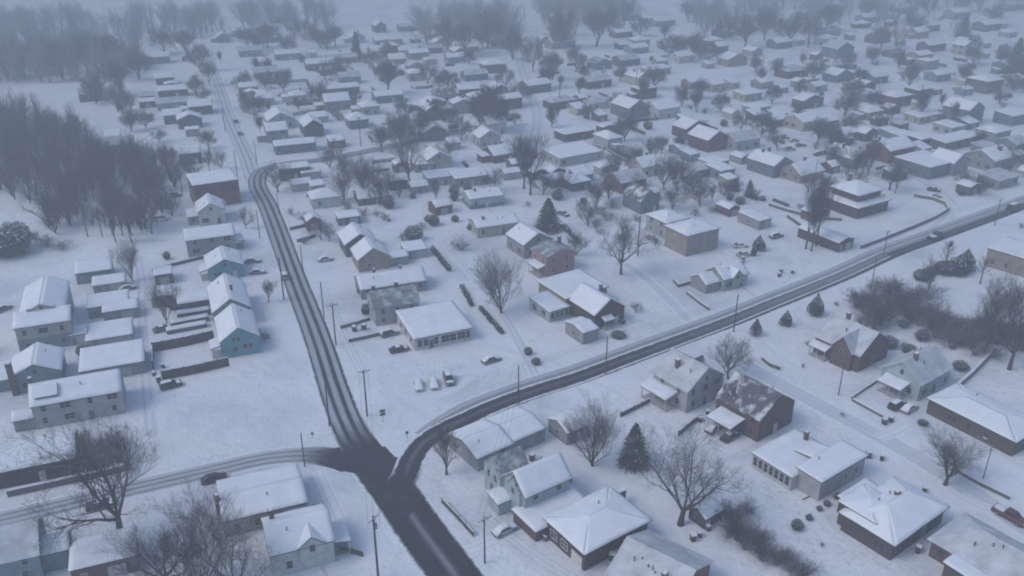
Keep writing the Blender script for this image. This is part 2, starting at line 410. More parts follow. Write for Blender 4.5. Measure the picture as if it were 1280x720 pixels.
def porch(root, side, pos, w, d, h, W, D, deep=False, wallh=0.0, wall=None):
    """a roof on posts against one wall of the house, floor and rail under it"""
    wood = mat_plain("porch_wood", (0.42, 0.42, 0.43)); mb = MB()
    mb.box(-w / 2, -d, -0.3, w / 2, -0.01, 0.35)
    for x in (-w / 2 + 0.1, 0, w / 2 - 0.1):
        mb.box(x - 0.07, -d + 0.02, 0.35, x + 0.07, -d + 0.16, h)
    mb.box(-w / 2 + 0.17, -d + 0.06, 0.95, -0.07, -d + 0.12, 1.03); mb.box(0.07, -d + 0.06, 0.95, w / 2 - 0.17, -d + 0.12, 1.03)
    o = mb.build("porch", wood, root)
    o.location, o.rotation_euler = {"front": ((pos, -D / 2, 0), (0, 0, 0)), "left": ((-W / 2, -pos, 0), (0, 0, -math.pi / 2)), "right": ((W / 2, pos, 0), (0, 0, math.pi / 2))}[side]
    rb = MB(); q = [(-w / 2 - 0.25, -d - 0.25, h), (w / 2 + 0.25, -d - 0.25, h), (w / 2 + 0.25, -0.02, h + 0.55), (-w / 2 - 0.25, -0.02, h + 0.55)]
    vs = list(q) + [(a, b, c + 0.18) for a, b, c in q]
    rb.add(vs, [(3, 2, 1, 0), (4, 5, 6, 7), (0, 1, 5, 4), (1, 2, 6, 5), (2, 3, 7, 6), (3, 0, 4, 7)])
    snow_quad(rb, q, 0.18, 0.55 if deep else 0.3, seed=random.random() * 30, mi=1)
    rb.build("porch_roof", [mat_roof("bare"), mat_snow()], o)
    return o
def chimney(ro, x, y, z0, z1, s=0.75, col=(0.11, 0.07, 0.065)):
    mb = MB(); mb.box(x - s / 2, y - s / 2, z0, x + s / 2, y + s / 2, z1); mb.box(x - s / 2 - 0.08, y - s / 2 - 0.08, z1, x + s / 2 + 0.08, y + s / 2 + 0.08, z1 + 0.15)
    mb.box(x - s / 2 + 0.02, y - s / 2 + 0.02, z1 + 0.15, x + s / 2 - 0.02, y + s / 2 - 0.02, z1 + 0.3, 1)
    return mb.build("chimney", [mat_wall("brick", col), mat_snow()], ro)
def vent(ro, x, y, z):
    mb = MB(); mb.tube((x, y, z - 0.3), (x, y, z + 0.6), 0.09, 0.09, 6, cap=True); mb.tube((x, y, z + 0.6), (x, y, z + 0.72), 0.14, 0.14, 6, cap=True)
    return mb.build("vent_pipe", mat_plain("vent_metal", (0.07, 0.07, 0.075), 0.5), ro)
def dormer(root, side, pos, zb, w, d, h, rise, W, D, wall, cover):
    """small gable standing out of a roof slope (or a gabled entrance when zb is low)"""
    X = w / 2; mb = MB(); prof = [(-X, zb), (X, zb), (X, h), (0, h + rise), (-X, h)]
    vs = [(x, 0, q) for x, q in prof] + [(x, d, q) for x, q in prof]
    mb.add(vs, [(0, 1, 2, 3, 4), (9, 8, 7, 6, 5)] + [((i + 1) % 5, i, 5 + i, 5 + (i + 1) % 5) for i in range(5)])
    o = mb.build("dormer", wall, root)
    o.location, o.rotation_euler = {"front": ((pos[0], -D / 2 + pos[1], 0), (0, 0, 0)), "left": ((-W / 2 + pos[1], -pos[0], 0), (0, 0, -math.pi / 2)), "right": ((W / 2 - pos[1], pos[0], 0), (0, 0, math.pi / 2))}[side]
    rb = MB(); ov = 0.25; s = rise / X; T = 0.16
    for sg in (-1, 1):
        q = [(sg * (X + ov), -ov, h - s * ov), (sg * (X + ov), d, h - s * ov), (0, d, h + rise), (0, -ov, h + rise)]
        vs = [(a, b, c + 0.012) for a, b, c in q] + [(a, b, c + T) for a, b, c in q]
        rb.add(vs, [(3, 2, 1, 0), (4, 5, 6, 7), (0, 1, 5, 4), (1, 2, 6, 5), (3, 0, 4, 7)])
        if cover == "snow": snow_quad(rb, q, T, 0.2, (1, 0, 0, 1), random.random() * 30, 1)
    rb.build("dormer_roof", [mat_roof("bare" if cover == "snow" else cover), mat_snow()], o)
    f = window(o, 0, 0, h - 0.1 if h - zb < 2.4 else h - 0.6, 0, 0.8, 1.1, 1)
    return o

COLS = dict(white=(0.56, 0.57, 0.57), cream=(0.46, 0.44, 0.38), grey=(0.30, 0.31, 0.32), palegrey=(0.42, 0.43, 0.44), dkgrey=(0.12, 0.12, 0.13), tan=(0.33, 0.29, 0.245),
            teal=(0.13, 0.35, 0.40), bluegrey=(0.20, 0.27, 0.31), slate=(0.14, 0.18, 0.22), brick=(0.105, 0.06, 0.056), dkbrick=(0.07, 0.047, 0.047), redbrick=(0.17, 0.075, 0.065), pink=(0.32, 0.2, 0.19),
            brown=(0.10, 0.075, 0.062), green=(0.36, 0.44, 0.39), paleblue=(0.42, 0.50, 0.52), tanbrick=(0.26, 0.22, 0.16), dkbrown=(0.065, 0.052, 0.05), olive=(0.24, 0.24, 0.18))
BRK = ("brick", "dkbrick", "redbrick", "pink", "tanbrick")
def wallmat(c): return mat_wall("brick" if c in BRK else "siding", COLS[c])

HOUSES, WALKS = [], []
def house(label, L, w, d, h, roof="gx", rise=2.2, wall="grey", cover="snow", rot=21.5, sn=None, cat="house", group=None, name="house", ov=0.4, detail=2, win="auto",
          chim=None, doors=True, C=None, low=None, thick=0.17, look=None, storeys=None):
    r = math.radians(rot); ex, ey = Vector((math.cos(r), math.sin(r), 0)), Vector((-math.sin(r), math.cos(r), 0))
    if C is not None: c = Vector((C[0], C[1], 0))
    else: c = at(*L) + ex * w / 2 + ey * d / 2
    root = empty(name, c, r); tag(root, label, cat, group)
    root["W"], root["D"], root["dark"] = w, d, int(sum(COLS[wall]) < .5)
    wo, ro = block(root, w, d, h, roof, rise, wallmat(wall), cover, ov, low=low, thick=thick)
    if sn: landmark(sn, c); root["sn"] = sn
    if look: auto(root, look, c)
    st = storeys or (2 if h > 4.7 else 1)
    rnd = random.Random(int(c.x * 13 + c.y * 7))
    if win == "auto":
        sides = [("f", w), ("l", d), ("r", d)] + ([("b", w)] if detail >= 2 else [])
        for sd, ln in sides:
            n = max(1, int(ln / 3.4)); ww, hh = rnd.choice([(0.9, 1.3), (1.0, 1.4), (0.85, 1.2)])
            for k in range(st):
                zc = 1.75 + k * (h / st if st > 1 else 0)
                for i in range(n):
                    if rnd.random() < 0.18: continue
                    p = (i + 0.5) / n * ln - ln / 2 + rnd.uniform(-0.25, 0.25)
                    if k == 0 and sd == "f" and doors and i == n // 2: continue
                    big = ww if rnd.random() < 0.8 or ln < 6 else 1.9
                    if zc + hh / 2 > h - 0.15: continue
                    if sd == "f": window(root, p, -d / 2, zc, 0, big, hh, detail)
                    elif sd == "b": window(root, p, d / 2, zc, math.pi, big, hh, detail)
                    elif sd == "l": window(root, -w / 2, p, zc, -math.pi / 2, big, hh, detail)
                    else: window(root, w / 2, p, zc, math.pi / 2, big, hh, detail)
        if roof == "gy" and rise > 1.9: window(root, 0, -d / 2, h + rise * 0.3, 0, 0.8, 1.0, detail)
        if roof == "gx" and rise > 1.9:
            window(root, -w / 2, 0, h + rise * 0.3, -math.pi / 2, 0.8, 1.0, detail); window(root, w / 2, 0, h + rise * 0.3, math.pi / 2, 0.8, 1.0, detail)
        if doors:
            n = max(1, int(w / 3.4)); door(root, (n // 2 + 0.5) / n * w - w / 2, -d / 2, 0, col=rnd.choice([(0.16, 0.07, 0.06), (0.5, 0.5, 0.5), (0.08, 0.1, 0.14)]))
    if detail >= 2 and roof in ("gx", "gy", "hip") and w > 7:
        for _ in range(rnd.randint(1, 2)):
            a, f = rnd.uniform(-.3, .3), rnd.choice((-.22, .2)); q = (a * w, f * d) if roof != "gy" else (f * w, a * d)
            k = 1 - (abs(q[1]) / (d / 2) if roof == "gx" else (abs(q[0]) / (w / 2) if roof == "gy" else max(abs(q[0]) / (w / 2), abs(q[1]) / (d / 2)))); vent(ro, q[0], q[1], h + rise * k + .25)
        if doors and win == "auto":
            px_ = (max(1, int(w / 3.4)) // 2 + .5) / max(1, int(w / 3.4)) * w - w / 2; a0 = c + ex * px_ - ey * (d / 2 + .2); WALKS.append([a0, a0 - ey * 3 + ex * rnd.uniform(-.6, .6), a0 - ey * rnd.uniform(6, 8) + ex * rnd.uniform(-2, 2)])
    if chim:
        x, y, s = chim[0], chim[1], (chim[2] if len(chim) > 2 else 0.75)
        chimney(ro, x, y, h - 0.3, h + max(rise, 0.8) + 0.9, s)
    HOUSES.append((c.x, c.y, max(w, d) * .75)); root["roof_name"] = ro.name
    return root, ro

def wing(root, x, y, w, d, h, roof, rise, wall, cover="snow", ov=0.3, thick=0.17, wins=(), z=0):
    """an extension of the house: its front-left corner at local (x, y)"""
    wo, ro = block(root, w, d, h, roof, rise, wallmat(wall), cover, ov, (x + w / 2, y + d / 2), z, "extension_wall", "extension_roof", thick)
    for (sd, p, zc, ww, hh) in wins:
        cx, cy = x + w / 2, y + d / 2
        if sd == "f": window(root, cx + p, y, zc, 0, ww, hh)
        elif sd == "l": window(root, x, cy + p, zc, -math.pi / 2, ww, hh)
        else: window(root, x + w, cy + p, zc, math.pi / 2, ww, hh)
    return wo, ro

# ---------------------------------------------------------------- trees and bushes (each a unit-height model, copied and scaled)
TW = 0.0015
def limb(mb, p, dr, length, r0, rnd, depth, maxd, seg, spread, up, kids, tw, wild=0.35):
    """one branch: a bent tapering tube, then its own side branches; tw collects the thin ones"""
    pts = [Vector(p)]; d = Vector(dr).normalized(); n = seg if depth < 2 else (2 if depth == 2 else (2 if depth == 3 else 1))
    for i in range(n):
        d = (d + Vector((rnd.uniform(-1, 1), rnd.uniform(-1, 1), rnd.uniform(-0.6, 1) )) * wild * 0.5 + Vector((0, 0, up * 0.25))).normalized()
        pts.append(pts[-1] + d * (length / n))
    tgt = mb if depth < 2 else tw
    if depth >= 2: r0 = max(r0, TW * (1.3 if depth == 2 else 1))
    for i in range(n):
        a = r0 * (1 - 0.75 * i / n); b = r0 * (1 - 0.75 * (i + 1) / n)
        tgt.tube(pts[i], pts[i + 1], a, b, 5 if depth == 0 else (4 if depth == 1 else 3))
    if depth >= maxd: return
    k = kids[min(depth, len(kids) - 1)]
    for j in range(k):
        t = 0.22 + 0.78 * (j + rnd.random() * 0.8) / k; t = min(t, 0.99)
        i = min(n - 1, int(t * n)); f = t * n - i; q = pts[i].lerp(pts[i + 1], f)
        ax = (pts[i + 1] - pts[i]).normalized(); a = ax.orthogonal().normalized(); b = ax.cross(a)
        th = rnd.uniform(0, 2 * math.pi); sp = spread * rnd.uniform(0.6, 1.25)
        nd = ax * math.cos(sp) + (a * math.cos(th) + b * math.sin(th)) * math.sin(sp)
        nd.z += up * 0.35
        limb(mb, q, nd, length * rnd.uniform(0.46, 0.74) * (1.08 - 0.32 * t), r0 * (1 - 0.7 * t) * 0.62, rnd, depth + 1, maxd, seg, spread, up, kids, tw, wild)

def grow(seed, kind, lod=2):
    rnd = random.Random(seed); tk, tw = MB(), MB()
    P = dict(spreading=dict(trunk=0.2, r=0.028, n=6, tilt=(0.5, 1.05), ln=(0.52, 0.7), up=0.16, spread=0.85),
             round=dict(trunk=0.16, r=0.024, n=8, tilt=(0.25, 1.15), ln=(0.50, 0.62), up=0.14, spread=0.72),
             upright=dict(trunk=0.22, r=0.022, n=6, tilt=(0.12, 0.45), ln=(0.55, 0.72), up=0.38, spread=0.62),
             slim=dict(trunk=0.5, r=0.014, n=5, tilt=(0.2, 0.6), ln=(0.26, 0.42), up=0.5, spread=0.6),
             vase=dict(trunk=0.06, r=0.022, n=9, tilt=(0.1, 0.85), ln=(0.60, 0.85), up=0.22, spread=0.62))[kind]
    tr = P["trunk"]; lean = Vector((rnd.uniform(-0.03, 0.03), rnd.uniform(-0.03, 0.03), 0))
    tk.tube((0, 0, -0.02), (lean.x * 0.5, lean.y * 0.5, tr * 0.5), P["r"] * 1.35, P["r"], 7); tk.tube((lean.x * 0.5, lean.y * 0.5, tr * 0.5), (lean.x, lean.y, tr), P["r"], P["r"] * 0.85, 7)
    kids = {3: (6, 6, 6, 4), 2: (7, 7, 6, 6), 1: (6, 6, 5), 0: (5, 5, 3)}[lod]; maxd = {3: 4, 2: 4, 1: 3, 0: 3}[lod]
    if kind == "slim":
        tk.tube((lean.x, lean.y, tr), (lean.x * 2, lean.y * 2, 0.93), P["r"] * 0.85, 0.004, 5)
        for i in range(14):
            z = 0.35 + 0.55 * i / 14; th = i * 2.4; ti = rnd.uniform(0.5, 0.9)
            limb(tk, (lean.x * z * 1.8, lean.y * z * 1.8, z), (math.cos(th) * ti, math.sin(th) * ti, 0.9), 0.28 * (1.15 - z) + 0.08, 0.006, rnd, 1, max(2, maxd - 1), 4, 0.6, 0.5, kids, tw)
    else:
        for i in range(P["n"]):
            th = 2 * math.pi * i / P["n"] + rnd.uniform(-0.3, 0.3); ti = rnd.uniform(*P["tilt"]) if i else 0.1
            d = (math.sin(ti) * math.cos(th), math.sin(ti) * math.sin(th), math.cos(ti)); z = tr * rnd.uniform(0.75, 1.0)
            limb(tk, (lean.x * z / tr, lean.y * z / tr, z), d, rnd.uniform(*P["ln"]), P["r"] * rnd.uniform(0.42, 0.66), rnd, 0, maxd, 5, P["spread"], P["up"], kids, tw)
    top = max(v[2] for v in tw.v)
    for mb in (tk, tw): mb.v = [(x / top, y / top, z / top) for x, y, z in mb.v]
    return tk, tw
TREES = {}
def proto(kind, var, lod):
    k = (kind, var, lod)
    if k not in TREES:
        global TW; TW = 0.0009 if lod == 3 else 0.0012; a, b = grow(hash_(kind) + var * 31 + lod, kind, lod); TW = 0.0015; TREES[k] = (a.mesh("trunk", mat_bark(), True), b.mesh("crown", mat_bark()))
    return TREES[k]
CW = {}
def crown_width(me):
    if me.name not in CW:
        rs = sorted(math.hypot(me.vertices[i].co.x, me.vertices[i].co.y) for i in range(0, len(me.vertices), 7)); CW[me.name] = 2 * rs[int(len(rs) * .93)]
    return CW[me.name]
def hash_(s): return sum((i + 1) * ord(c) for i, c in enumerate(s))
def tree(px, py, top, kind="spreading", width=None, label=None, group="bare trees in the snow", lod=2, var=None, sn=None, H=None, xy=None):
    p = Vector((xy[0], xy[1], 0)) if xy else at(px, py); Hh = H or height_at(py, top); v = int(p.x * 3 + p.y) % 2 if var is None else var
    lod = 3 if (lod == 2 and p.y < 330) else lod; a, b = proto(kind, v, lod); root = empty("bare_tree", p, random.uniform(0, 6.28)); link("trunk", a, root); link("crown", b, root)
    s = Hh; wx = 1.0
    if width:
        cw = crown_width(b)
        wx = max(0.6, min(1.9, width / (cw * Hh)))
    root.scale = (s * wx, s * wx, s); tag(root, label, "tree", group)
    if sn: landmark(sn, p); root["sn"] = sn
    if not label:
        adj = "tall" if Hh > 15 else ("middling" if Hh > 9 else "small")
        auto(root, "%s %s bare tree" % (adj, {"spreading": "spreading", "round": "round crowned", "upright": "upright", "slim": "slim", "vase": "many stemmed"}[kind]), p)
    return root
def conifer_meshes(seed, width=0.36, layers=34):
    rnd = random.Random(seed); tk, nd = MB(), MB(); tk.tube((0, 0, -0.02), (0, 0, 0.98), 0.02, 0.003, 6)
    for i in range(layers):
        z = 0.06 + 0.92 * i / layers; R = width * (1 - i / layers) ** 0.85 * rnd.uniform(0.82, 1.1) * (0.72 if i < 2 else 1) + 0.012
        n = int(10 + 18 * (1 - i / layers))
        for k in range(n):
            th = 2 * math.pi * (k + rnd.random()) / n; r = R * rnd.uniform(0.7, 1.12); c, s = math.cos(th), math.sin(th)
            zt = z + rnd.uniform(-0.02, 0.02); dz = -0.10 * r / width - 0.01
            for q in range(7):
                f = 0.2 + 0.8 * q / 6; bx, by, bz = c * r * f, s * r * f, zt + dz * f
                hw = 0.018 * (1.15 - 0.4 * f) ; ln = 0.034
                a = th + rnd.uniform(-1.1, 1.1)
                ca, sa = math.cos(a), math.sin(a)
                nd.add([(bx - sa * hw, by + ca * hw, bz + rnd.uniform(-.012, .012)), (bx + sa * hw, by - ca * hw, bz + rnd.uniform(-.012, .012)), (bx + ca * ln, by + sa * ln, bz - 0.028 + rnd.uniform(-.01, .02))], [(0, 1, 2)], 1 if rnd.random() < 0.015 else 0)
    return tk, nd
def bush_meshes(seed, n=4200, snow=0.10, shape="ball"):
    rnd = random.Random(seed); lf = MB(); st = MB()
    for i in range(7):
        th = rnd.uniform(0, 6.28); st.tube((0, 0, -0.03), (0.22 * math.cos(th), 0.22 * math.sin(th), 0.55), 0.025, 0.01, 4)
    for i in range(n):
        u = rnd.uniform(-1, 1); th = rnd.uniform(0, 2 * math.pi); r = rnd.random() ** 0.3
        lump = 1 + 0.22 * noise.noise((math.cos(th) * 1.6 + seed, math.sin(th) * 1.6, u * 1.6))
        q = math.sqrt(1 - u * u); x, y, z = 0.5 * r * q * math.cos(th) * lump, 0.5 * r * q * math.sin(th) * lump, 0.5 + 0.5 * r * u * lump
        if shape == "cone":
            k = (1.12 - z) ; x *= k * 1.15; y *= k * 1.15
        z = max(0.0, z); s = rnd.uniform(0.016, 0.034); a = Vector((rnd.uniform(-1, 1), rnd.uniform(-1, 1), rnd.uniform(-1, 1))).normalized(); b = a.orthogonal().normalized(); c = Vector((x, y, z))
        lf.add([tuple(c + a * s), tuple(c + b * s), tuple(c - a * s), tuple(c - b * s * 0.6)], [(0, 1, 2, 3)], 1 if (z > 0.55 and r > 0.7 and rnd.random() < snow * 2) else 0)
    return st, lf
PLANTS = {}
def plant_proto(kind, v):
    k = (kind, v)
    if k in PLANTS: return PLANTS[k]
    if kind == "conifer": a, b = conifer_meshes(50 + v); r = (a.mesh("trunk", mat_bark()), b.mesh("crown", [mat_needles(), mat_snow()]))
    elif kind == "column": a, b = conifer_meshes(80 + v, 0.16, 30); r = (a.mesh("trunk", mat_bark()), b.mesh("crown", [mat_needles(), mat_snow()]))
    elif kind == "ball": a, b = bush_meshes(10 + v); r = (a.mesh("stem", mat_bark()), b.mesh("foliage", [mat_needles(), mat_snow()]))
    elif kind == "cone": a, b = bush_meshes(20 + v, shape="cone"); r = (a.mesh("stem", mat_bark()), b.mesh("foliage", [mat_needles(), mat_snow()]))
    else:
        global TW; TW = 0.0032; rnd = random.Random(30 + v); a, b = MB(), MB()
        for i in range(16):
            th = rnd.uniform(0, 6.28); ti = rnd.uniform(0.05, 1.1)
            limb(a, (0.05 * math.cos(th), 0.05 * math.sin(th), -0.02), (math.sin(ti) * math.cos(th), math.sin(ti) * math.sin(th), math.cos(ti)), rnd.uniform(0.5, 0.95), 0.012, rnd, 1, 4, 4, 0.75, 0.15, (5, 6, 5, 2), b)
        TW = 0.0015
        top = max(q[2] for q in b.v)
        for mb in (a, b): mb.v = [(x / top, y / top, z / top) for x, y, z in mb.v]
        r = (a.mesh("stem", mat_bark()), b.mesh("twigs", mat_bark()))
    PLANTS[k] = r; return r
def plant(px, py, w, h, kind="twig", look=None, label=None, group=None, sn=None, p=None, n=None):
    p = at(px, py) if p is None else p; v = int(p.x * 7 + p.y * 3) % 3; a, b = plant_proto(kind, v)
    nm = {"conifer": "conifer", "column": "conifer", "ball": "evergreen_shrub", "cone": "evergreen_shrub", "twig": "bare_shrub"}[kind]
    root = empty(n or nm, p, random.uniform(0, 6.28)); link(a.name.split(".")[0], a, root); link(b.name.split(".")[0], b, root)
    nat = {"conifer": 0.72, "column": 0.33, "ball": 1.0, "cone": 0.75, "twig": 1.05}[kind]
    root.scale = (w / nat, w / nat, h); tag(root, label, "tree" if kind in ("conifer", "column") else "shrub", group or {"conifer": "conifers in the snow", "column": "conifers in the snow", "ball": "evergreen shrubs in the yards", "cone": "evergreen shrubs in the yards", "twig": "bare shrubs in the yards"}[kind])
    if sn: landmark(sn, p); root["sn"] = sn
    if not label: auto(root, look or {"conifer": "dark conifer", "column": "narrow dark conifer", "ball": "dark snow dusted evergreen shrub", "cone": "pointed dark evergreen shrub", "twig": "twiggy bare shrub"}[kind], p)
    return root
# ---------------------------------------------------------------- cars
PAINT = dict(black=(0.02, 0.02, 0.023), grey=(0.10, 0.105, 0.115), silver=(0.33, 0.34, 0.36), white=(0.62, 0.63, 0.64), red=(0.10, 0.02, 0.024), maroon=(0.055, 0.02, 0.024), blue=(0.05, 0.08, 0.15), teal=(0.08, 0.16, 0.18))
CAR = {}
def loft(mb, secs, mi=0, close=True):
    """secs: rings of equal length"""
    o = len(mb.v); n = len(secs[0])
    for r in secs: mb.v.extend(r)
    for i in range(len(secs) - 1):
        for k in range(n):
            j = (k + 1) % n; mb.f.append((o + i * n + k, o + i * n + j, o + (i + 1) * n + j, o + (i + 1) * n + k)); mb.m.append(mi)
    if close:
        mb.f.append(tuple(o + n - 1 - k for k in range(n))); mb.f.append(tuple(o + (len(secs) - 1) * n + k for k in range(n))); mb.m += [mi, mi]
CARK = dict(
    sedan=dict(L=4.6, W=1.8, top=[(-2.3, .62), (-2.22, .86), (-1.5, .95), (-0.6, .96), (0.9, .94), (1.6, .86), (2.15, .76), (2.3, .55)], cab=(-1.75, -0.95, 0.25, 1.15), H=1.44),
    suv=dict(L=4.6, W=1.88, top=[(-2.3, .7), (-2.25, 1.0), (-1.5, 1.05), (-0.6, 1.06), (0.9, 1.06), (1.6, 1.0), (2.15, .92), (2.3, .6)], cab=(-2.2, -2.0, 0.3, 1.15), H=1.75),
    van=dict(L=5.0, W=1.95, top=[(-2.5, .8), (-2.45, 1.1), (-1.5, 1.15), (0, 1.15), (1.2, 1.12), (1.9, 1.05), (2.35, .9), (2.5, .6)], cab=(-2.44, -2.3, 0.8, 1.75), H=1.95),
    pickup=dict(L=5.6, W=1.95, top=[(-2.8, .8), (-2.76, 1.12), (-0.75, 1.12), (-0.6, 1.12), (1.2, 1.1), (2.0, 1.06), (2.6, .98), (2.8, .6)], cab=(-0.72, -0.55, 0.85, 1.55), H=1.82))
def car_meshes(kind):
    if kind in CAR: return CAR[kind]
    K = CARK[kind]; W = K["W"] / 2; b = MB(); secs = []
    for i, (x, z) in enumerate(K["top"]):
        k = 0.86 if i in (0, len(K["top"]) - 1) else 1.0; hw = W * k; zb = 0.36 if k < 1 else 0.24
        secs.append([(x, -hw * .94, zb), (x, -hw, zb + .18), (x, -hw, z - .14), (x, -hw * .9, z), (x, hw * .9, z), (x, hw, z - .14), (x, hw, zb + .18), (x, hw * .94, zb)])
    loft(b, secs)
    for x in (-K["L"] * .3, K["L"] * .32):       # dark wheel arches
        for s in (-1, 1):
            vs = [(x + .42 * math.cos(t), s * (W + .004), .33 + .42 * math.sin(t)) for t in [math.pi * q / 8 for q in range(9)]]; b.add(vs, [tuple(range(9)) if s < 0 else tuple(range(8, -1, -1))], 1)
    if kind == "pickup": b.box(-2.62, -W * .8, 1.122, -0.85, W * .8, 1.128, 2)
    else: b.box(-K["L"] / 2 - .02, -W * .8, .42, -K["L"] / 2 + .06, W * .8, .55, 1)
    b.box(K["L"] / 2 - .05, -W * .55, .5, K["L"] / 2 + .01, W * .55, .66, 1)
    x0, x1, x2, x3 = K["cab"]; H = K["H"]; zb = max(z for x, z in K["top"]) - .06; g = MB()
    wt = W * .72
    loft(g, [[(x0, -W * .88, zb), (x0, W * .88, zb), (x3, W * .88, zb), (x3, -W * .88, zb)], [(x1, -wt, H - .06), (x1, wt, H - .06), (x2, wt, H - .06), (x2, -wt, H - .06)]])
    rf = MB(); loft(rf, [[(x1 - .08, -wt - .05, H - .07), (x1 - .08, wt + .05, H - .07), (x2 + .08, wt + .05, H - .07), (x2 + .08, -wt - .05, H - .07)], [(x1, -wt + .04, H), (x1, wt - .04, H), (x2, wt - .04, H), (x2, -wt + .04, H)]])
    for s in (-1, 1):    # pillars
        for (a, c) in ((x0, x1), (x3, x2), ((x0 + x3) / 2, (x1 + x2) / 2)): rf.tube((a, s * W * .885, zb), (c, s * (wt + .01), H - .05), .045, .04, 4)
    sn = MB(); nx, ny = 22, 6; xa, xb = -K["L"] / 2 + .06, K["L"] / 2 - .1
    def prof(x):
        tp = K["top"]
        for (p, z), (q, y) in zip(tp, tp[1:]):
            if p <= x <= q: zz = z + (y - z) * (x - p) / (q - p); break
        else: zz = tp[-1][1]
        cz = -1
        if x0 < x < x1: cz = zb + (H - zb) * (x - x0) / (x1 - x0)
        elif x1 <= x <= x2: cz = H
        elif x2 < x < x3: cz = zb + (H - zb) * (x3 - x) / (x3 - x2)
        if cz > zz: return cz, W * .86 + (wt - W * .86) * (cz - zb) / (H - zb)
        return zz, W * .9
    grid = []
    for i in range(nx + 1):
        x = xa + (xb - xa) * i / nx; z, hw = prof(x)
        for j in range(ny + 1):
            f = j / ny * 2 - 1; e = max(0, 1 - abs(f) ** 4) * (0.3 if i in (0, nx) else 1)
            sn.v.append((x, f * hw * 1.0, z + .012 + .15 * e * (1 + .35 * noise.noise((x * 2, f * 2, 3)))))
    for i in range(nx):
        for j in range(ny):
            k = i * (ny + 1) + j; sn.f.append((k, k + ny + 1, k + ny + 2, k + 1)); sn.m.append(0)
    lt = MB()   # light dusting: roof and bonnet only
    lt2 = [(x1 + .05, x2 - .05, H + .005, wt - .05), (x3 + .05, K["L"] / 2 - .35, None, W * .8)]
    for (a, c, z, hw) in lt2:
        o = len(lt.v)
        for i in range(7):
            x = a + (c - a) * i / 6; zz = z if z else prof(x)[0] + .005
            for j in range(5):
                f = j / 2 - 1; e = (1 - abs(f) ** 4) * (0.2 if i in (0, 6) else 1); lt.v.append((x, f * hw, zz + .07 * e))
        for i in range(6):
            for j in range(4): k = o + i * 5 + j; lt.f.append((k, k + 5, k + 6, k + 1)); lt.m.append(0)
    wh = MB(); rm = MB(); n = 14; R, T = .34, .11
    for s in (-1, 1):
        pass
    loft(wh, [[(R * c * math.cos(2 * math.pi * q / n), y, R * c * math.sin(2 * math.pi * q / n)) for q in range(n)] for (y, c) in ((-T, .86), (-T * .7, 1), (T * .7, 1), (T, .86))])
    loft(rm, [[(R * .6 * math.cos(2 * math.pi * q / 10), y, R * .6 * math.sin(2 * math.pi * q / 10)) for q in range(10)] for y in (-T - .012, T + .012)])
    hl = MB(); hl.box(-.05, -.17, -.07, .04, .17, .07); tl = MB(); tl.box(-.04, -.14, -.1, .05, .14, .1)
    gm = mat_plain("car_glass", (0.018, 0.02, 0.025), 0.15); bk = mat_plain("tyre_rubber", (0.022, 0.022, 0.022), 0.85)
    CAR[kind] = dict(body=b, cabin=g.mesh("cabin", gm), roof=rf, snow=sn.mesh("snow_cover", mat_snow(), True), light=lt.mesh("snow_cover", mat_snow(), True), tyre=wh.mesh("wheel", bk), rim=rm.mesh("rim", mat_plain("rim", (0.3, 0.3, 0.31), 0.4)),
                     hl=hl.mesh("headlight", mat_plain("headlight_lens", (0.6, 0.6, 0.58), 0.2)), tl=tl.mesh("tail_light", mat_plain("tail_lens", (0.25, 0.02, 0.02), 0.3)), W=W, L=K["L"], k=K, paint={})
    return CAR[kind]
def car(rear, front, kind="sedan", colour="grey", snow="heavy", label=None, cat=None, group="cars parked in the snow", C=None, heading=None, scale=1.0):
    m = car_meshes(kind)
    if C is None: a, b = at(*rear), at(*front); c = (a + b) / 2; hd = math.atan2(b.y - a.y, b.x - a.x)
    else: c = C; hd = heading
    root = empty({"pickup": "pickup_truck", "van": "parked_van"}.get(kind, "parked_car"), c, hd); root.scale = (scale,) * 3
    if colour not in m["paint"]:
        pm = mat_plain("car_paint_" + colour, PAINT[colour], 0.35, var=0.08)
        m["paint"][colour] = (m["body"].mesh("body", [pm, mat_plain("tyre_rubber", (0.022, 0.022, 0.022), 0.85), mat_snow()]), m["roof"].mesh("roof", [pm]))
    bm, rm = m["paint"][colour]
    link("body", bm, root); link("cabin", m["cabin"], root); link("roof", rm, root)
    for x in (-m["L"] * .3, m["L"] * .32):
        for s in (-1, 1):
            w = link("wheel", m["tyre"], root); w.location = (x, s * (m["W"] - .1), .34); link("rim", m["rim"], w)
    zt = m["k"]["top"]; 
    for s in (-1, 1):
        o = link("headlight", m["hl"], root); o.location = (m["L"] / 2 - .04, s * m["W"] * .66, zt[-2][1] - .16)
        o = link("tail_light", m["tl"], root); o.location = (-m["L"] / 2 + .02, s * m["W"] * .7, zt[1][1] - .2)
    if snow == "heavy": link("snow_cover", m["snow"], root)
    elif snow == "light": link("snow_cover", m["light"], root)
    tag(root, label, cat or {"pickup": "pickup truck", "van": "van"}.get(kind, "car"), group)
    if not label: auto(root, {"heavy": "snow covered %s", "light": "snow dusted %s", None: "bare %s"}[snow] % (colour + " " + {"sedan": "car", "suv": "estate car", "van": "van", "pickup": "pickup truck"}[kind]), c)
    return root

